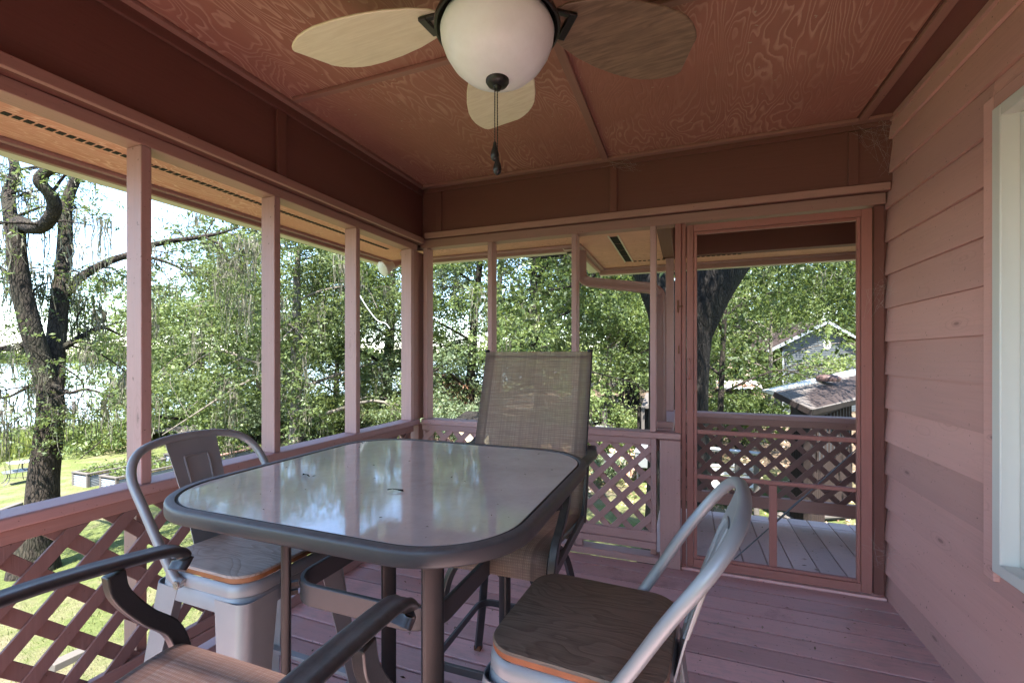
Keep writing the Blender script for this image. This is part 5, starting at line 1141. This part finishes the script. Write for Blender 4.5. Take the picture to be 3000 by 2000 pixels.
# yard pieces seen through the outer railing
for xa, d_3, lb in ((2160, 9.5, 'grey wooden post behind the outer lattice by the trunk'), (2216, 9.3, 'grey wooden post behind the middle of the outer lattice')):
    p0 = on_ground(xa, d_3); b = MB(); b.box(p0.x-.05, p0.x+.05, p0.y-.05, p0.y+.05, p0.z, p0.z+1.25); tag(b.build('yard_post', M['oldZ'], None, .005), lb, 'post')
p0, p1 = on_ground(2080, 9.6)+V((0, 0, 1.28)), on_ground(2250, 9.2)+V((0, 0, 1.24)); b = MB(); b.tube([p0, p1], .045, 10); tag(b.build('yard_pipe', M['zinc'], None), 'grey pipe laid level across the two yard posts', 'pipe')
p0 = on_ground(2125, 10.2); t = thing('slat_bench', 'white slatted garden bench behind the outer lattice', 'bench', p0)
for k in range(5): b = MB(); q = p0+V((0, .1*k*.3, .42+.085*k)); b.bar(q-RT*.75, q+RT*.75, .02, .06); b.build('slat', M['white'], t)
for k in range(4): b = MB(); q = p0+V((0, -.12*k-.06, .40)); b.bar(q-RT*.75, q+RT*.75, .09, .025); b.build('slat', M['white'], t)
for s_ in (-.6, .6): b = MB(); b.bar(p0+RT*s_+V((0, -.35, 0)), p0+RT*s_+V((0, -.35, .385)), .05, .05); b.build('leg', M['white'], t); b = MB(); b.bar(p0+RT*s_+V((0, .13, 0)), p0+RT*s_+V((0, .20, .8)), .05, .05); b.build('leg', M['white'], t)
p0 = on_ground(2390, 9.0); t = thing('plank_stack', 'pale plank stack on the grass before the shed', 'planks', p0)
for k in range(6): b = MB(); q = p0+V((random.gauss(0, .03), .11*(k % 3)-.1, .03+.045*(k//3))); b.bar(q-RT*.7, q+RT*.9+FW*.2, .1, .04); b.build('plank', M['oldX'], t)

# pale rope at the third post, small litter
b = MB(); b.tube(cr([at(1052, 862, 9), at(1075, 900, 9), at(1105, 938, 9), at(1130, 948, 9), at(1142, 962, 9)], 6), .010, 6); tag(b.build('hanging_rope', M['tin'], None), 'pale rope hanging in the trees right of the third left post', 'rope')
def bits(name, label, n_, area, z, size, mat, seed):
    rg = np.random.default_rng(seed); pts = np.stack([rg.uniform(area[0], area[1], n_), rg.uniform(area[2], area[3], n_), np.full(n_, z)], 1)
    o = leaves(name, pts, size, mat, None, .35, 3.5, droop=.0, vary=.6); tag(o, label, 'litter', kind='stuff')
bits('floor_litter', 'small dry leaf bits scattered on the porch floor', 380, (-1.6, 1.02, 1.0, 3.04), .003, .015, leafmat('leaf bits', (.05, .03, .02), (.30, .22, .15), (.6, .52, .42), .1), 3)
bits('deck_litter', 'small leaf bits on the outer deck', 50, (0, 1.5, 3.3, 4.2), .001, .018, leafmat('leaf bits 2', (.05, .03, .02), (.30, .22, .15), (.6, .52, .42), .1), 4)
bits('table_litter', 'dark specks and leaf bits on the table glass', 60, (-1.2, -.36, .76, 1.58), TZ+.0003, .007, leafmat('specks', (.02, .015, .01), (.04, .03, .02), (.2, .15, .1), .0), 5)
for x, y_, a, lb in ((-.70, .99, .3, 'small dark twig leaf at the middle of the table glass'), (-1.03, 1.02, 2.8, 'small dark twig near the left side of the table glass')):
    b = MB(); b.loft([[V((x+math.cos(a)*u-math.sin(a)*w, y_+math.sin(a)*u+math.cos(a)*w, TZ+.002+.004*math.sin(k*1.3))) for w in (-w_, w_)]+[V((x+math.cos(a)*u, y_+math.sin(a)*u, TZ+.005))] for k, (u, w_) in enumerate(((-.022, .0006), (-.008, .003), (.006, .004), (.02, .001)))]); tag(b.build('dry_leaf', M['bark_dark'], None), lb, 'leaf')

# cobwebs
def cobweb(label, anchors, n_, seed):
    rg = random.Random(seed); b = MB()
    for k in range(n_):
        a, c = rg.sample(anchors, 2); j = lambda q: V(q)+V((rg.gauss(0, .03), rg.gauss(0, .012), rg.gauss(0, .035)))
        a, c = j(a), j(c); b.tube([a, a.lerp(c, .5)+V((0, 0, -.015*rg.random())), c], .00013+.00012*rg.random(), 3)
    tag(b.build('cobweb', M['web'], None), label, 'cobweb', None, 'stuff')
cobweb('wispy cobweb between the door frame and the siding, upper part', [(.97, 3.08, 1.72), (1.03, 3.02, 1.76), (1.035, 2.97, 1.70), (.96, 3.08, 1.62), (1.04, 3.0, 1.56)], 26, 1)
cobweb('grey cobweb in the top corner where far wall, siding and ceiling meet', [(.90, 3.04, 2.60), (1.0, 3.03, 2.62), (1.045, 2.95, 2.58), (1.04, 2.98, 2.48), (.95, 3.05, 2.52), (1.02, 3.04, 2.36)], 40, 2)
cobweb('small cobweb on the top trim above the far wall near the middle batten', [(-.50, 3.04, 2.61), (-.40, 3.04, 2.60), (-.44, 3.03, 2.63), (-.30, 3.045, 2.58)], 18, 3)
cobweb('small cobweb low between the door frame and the siding', [(.97, 3.08, .32), (1.03, 3.02, .30), (1.03, 2.95, .26), (.97, 3.08, .20)], 16, 4)
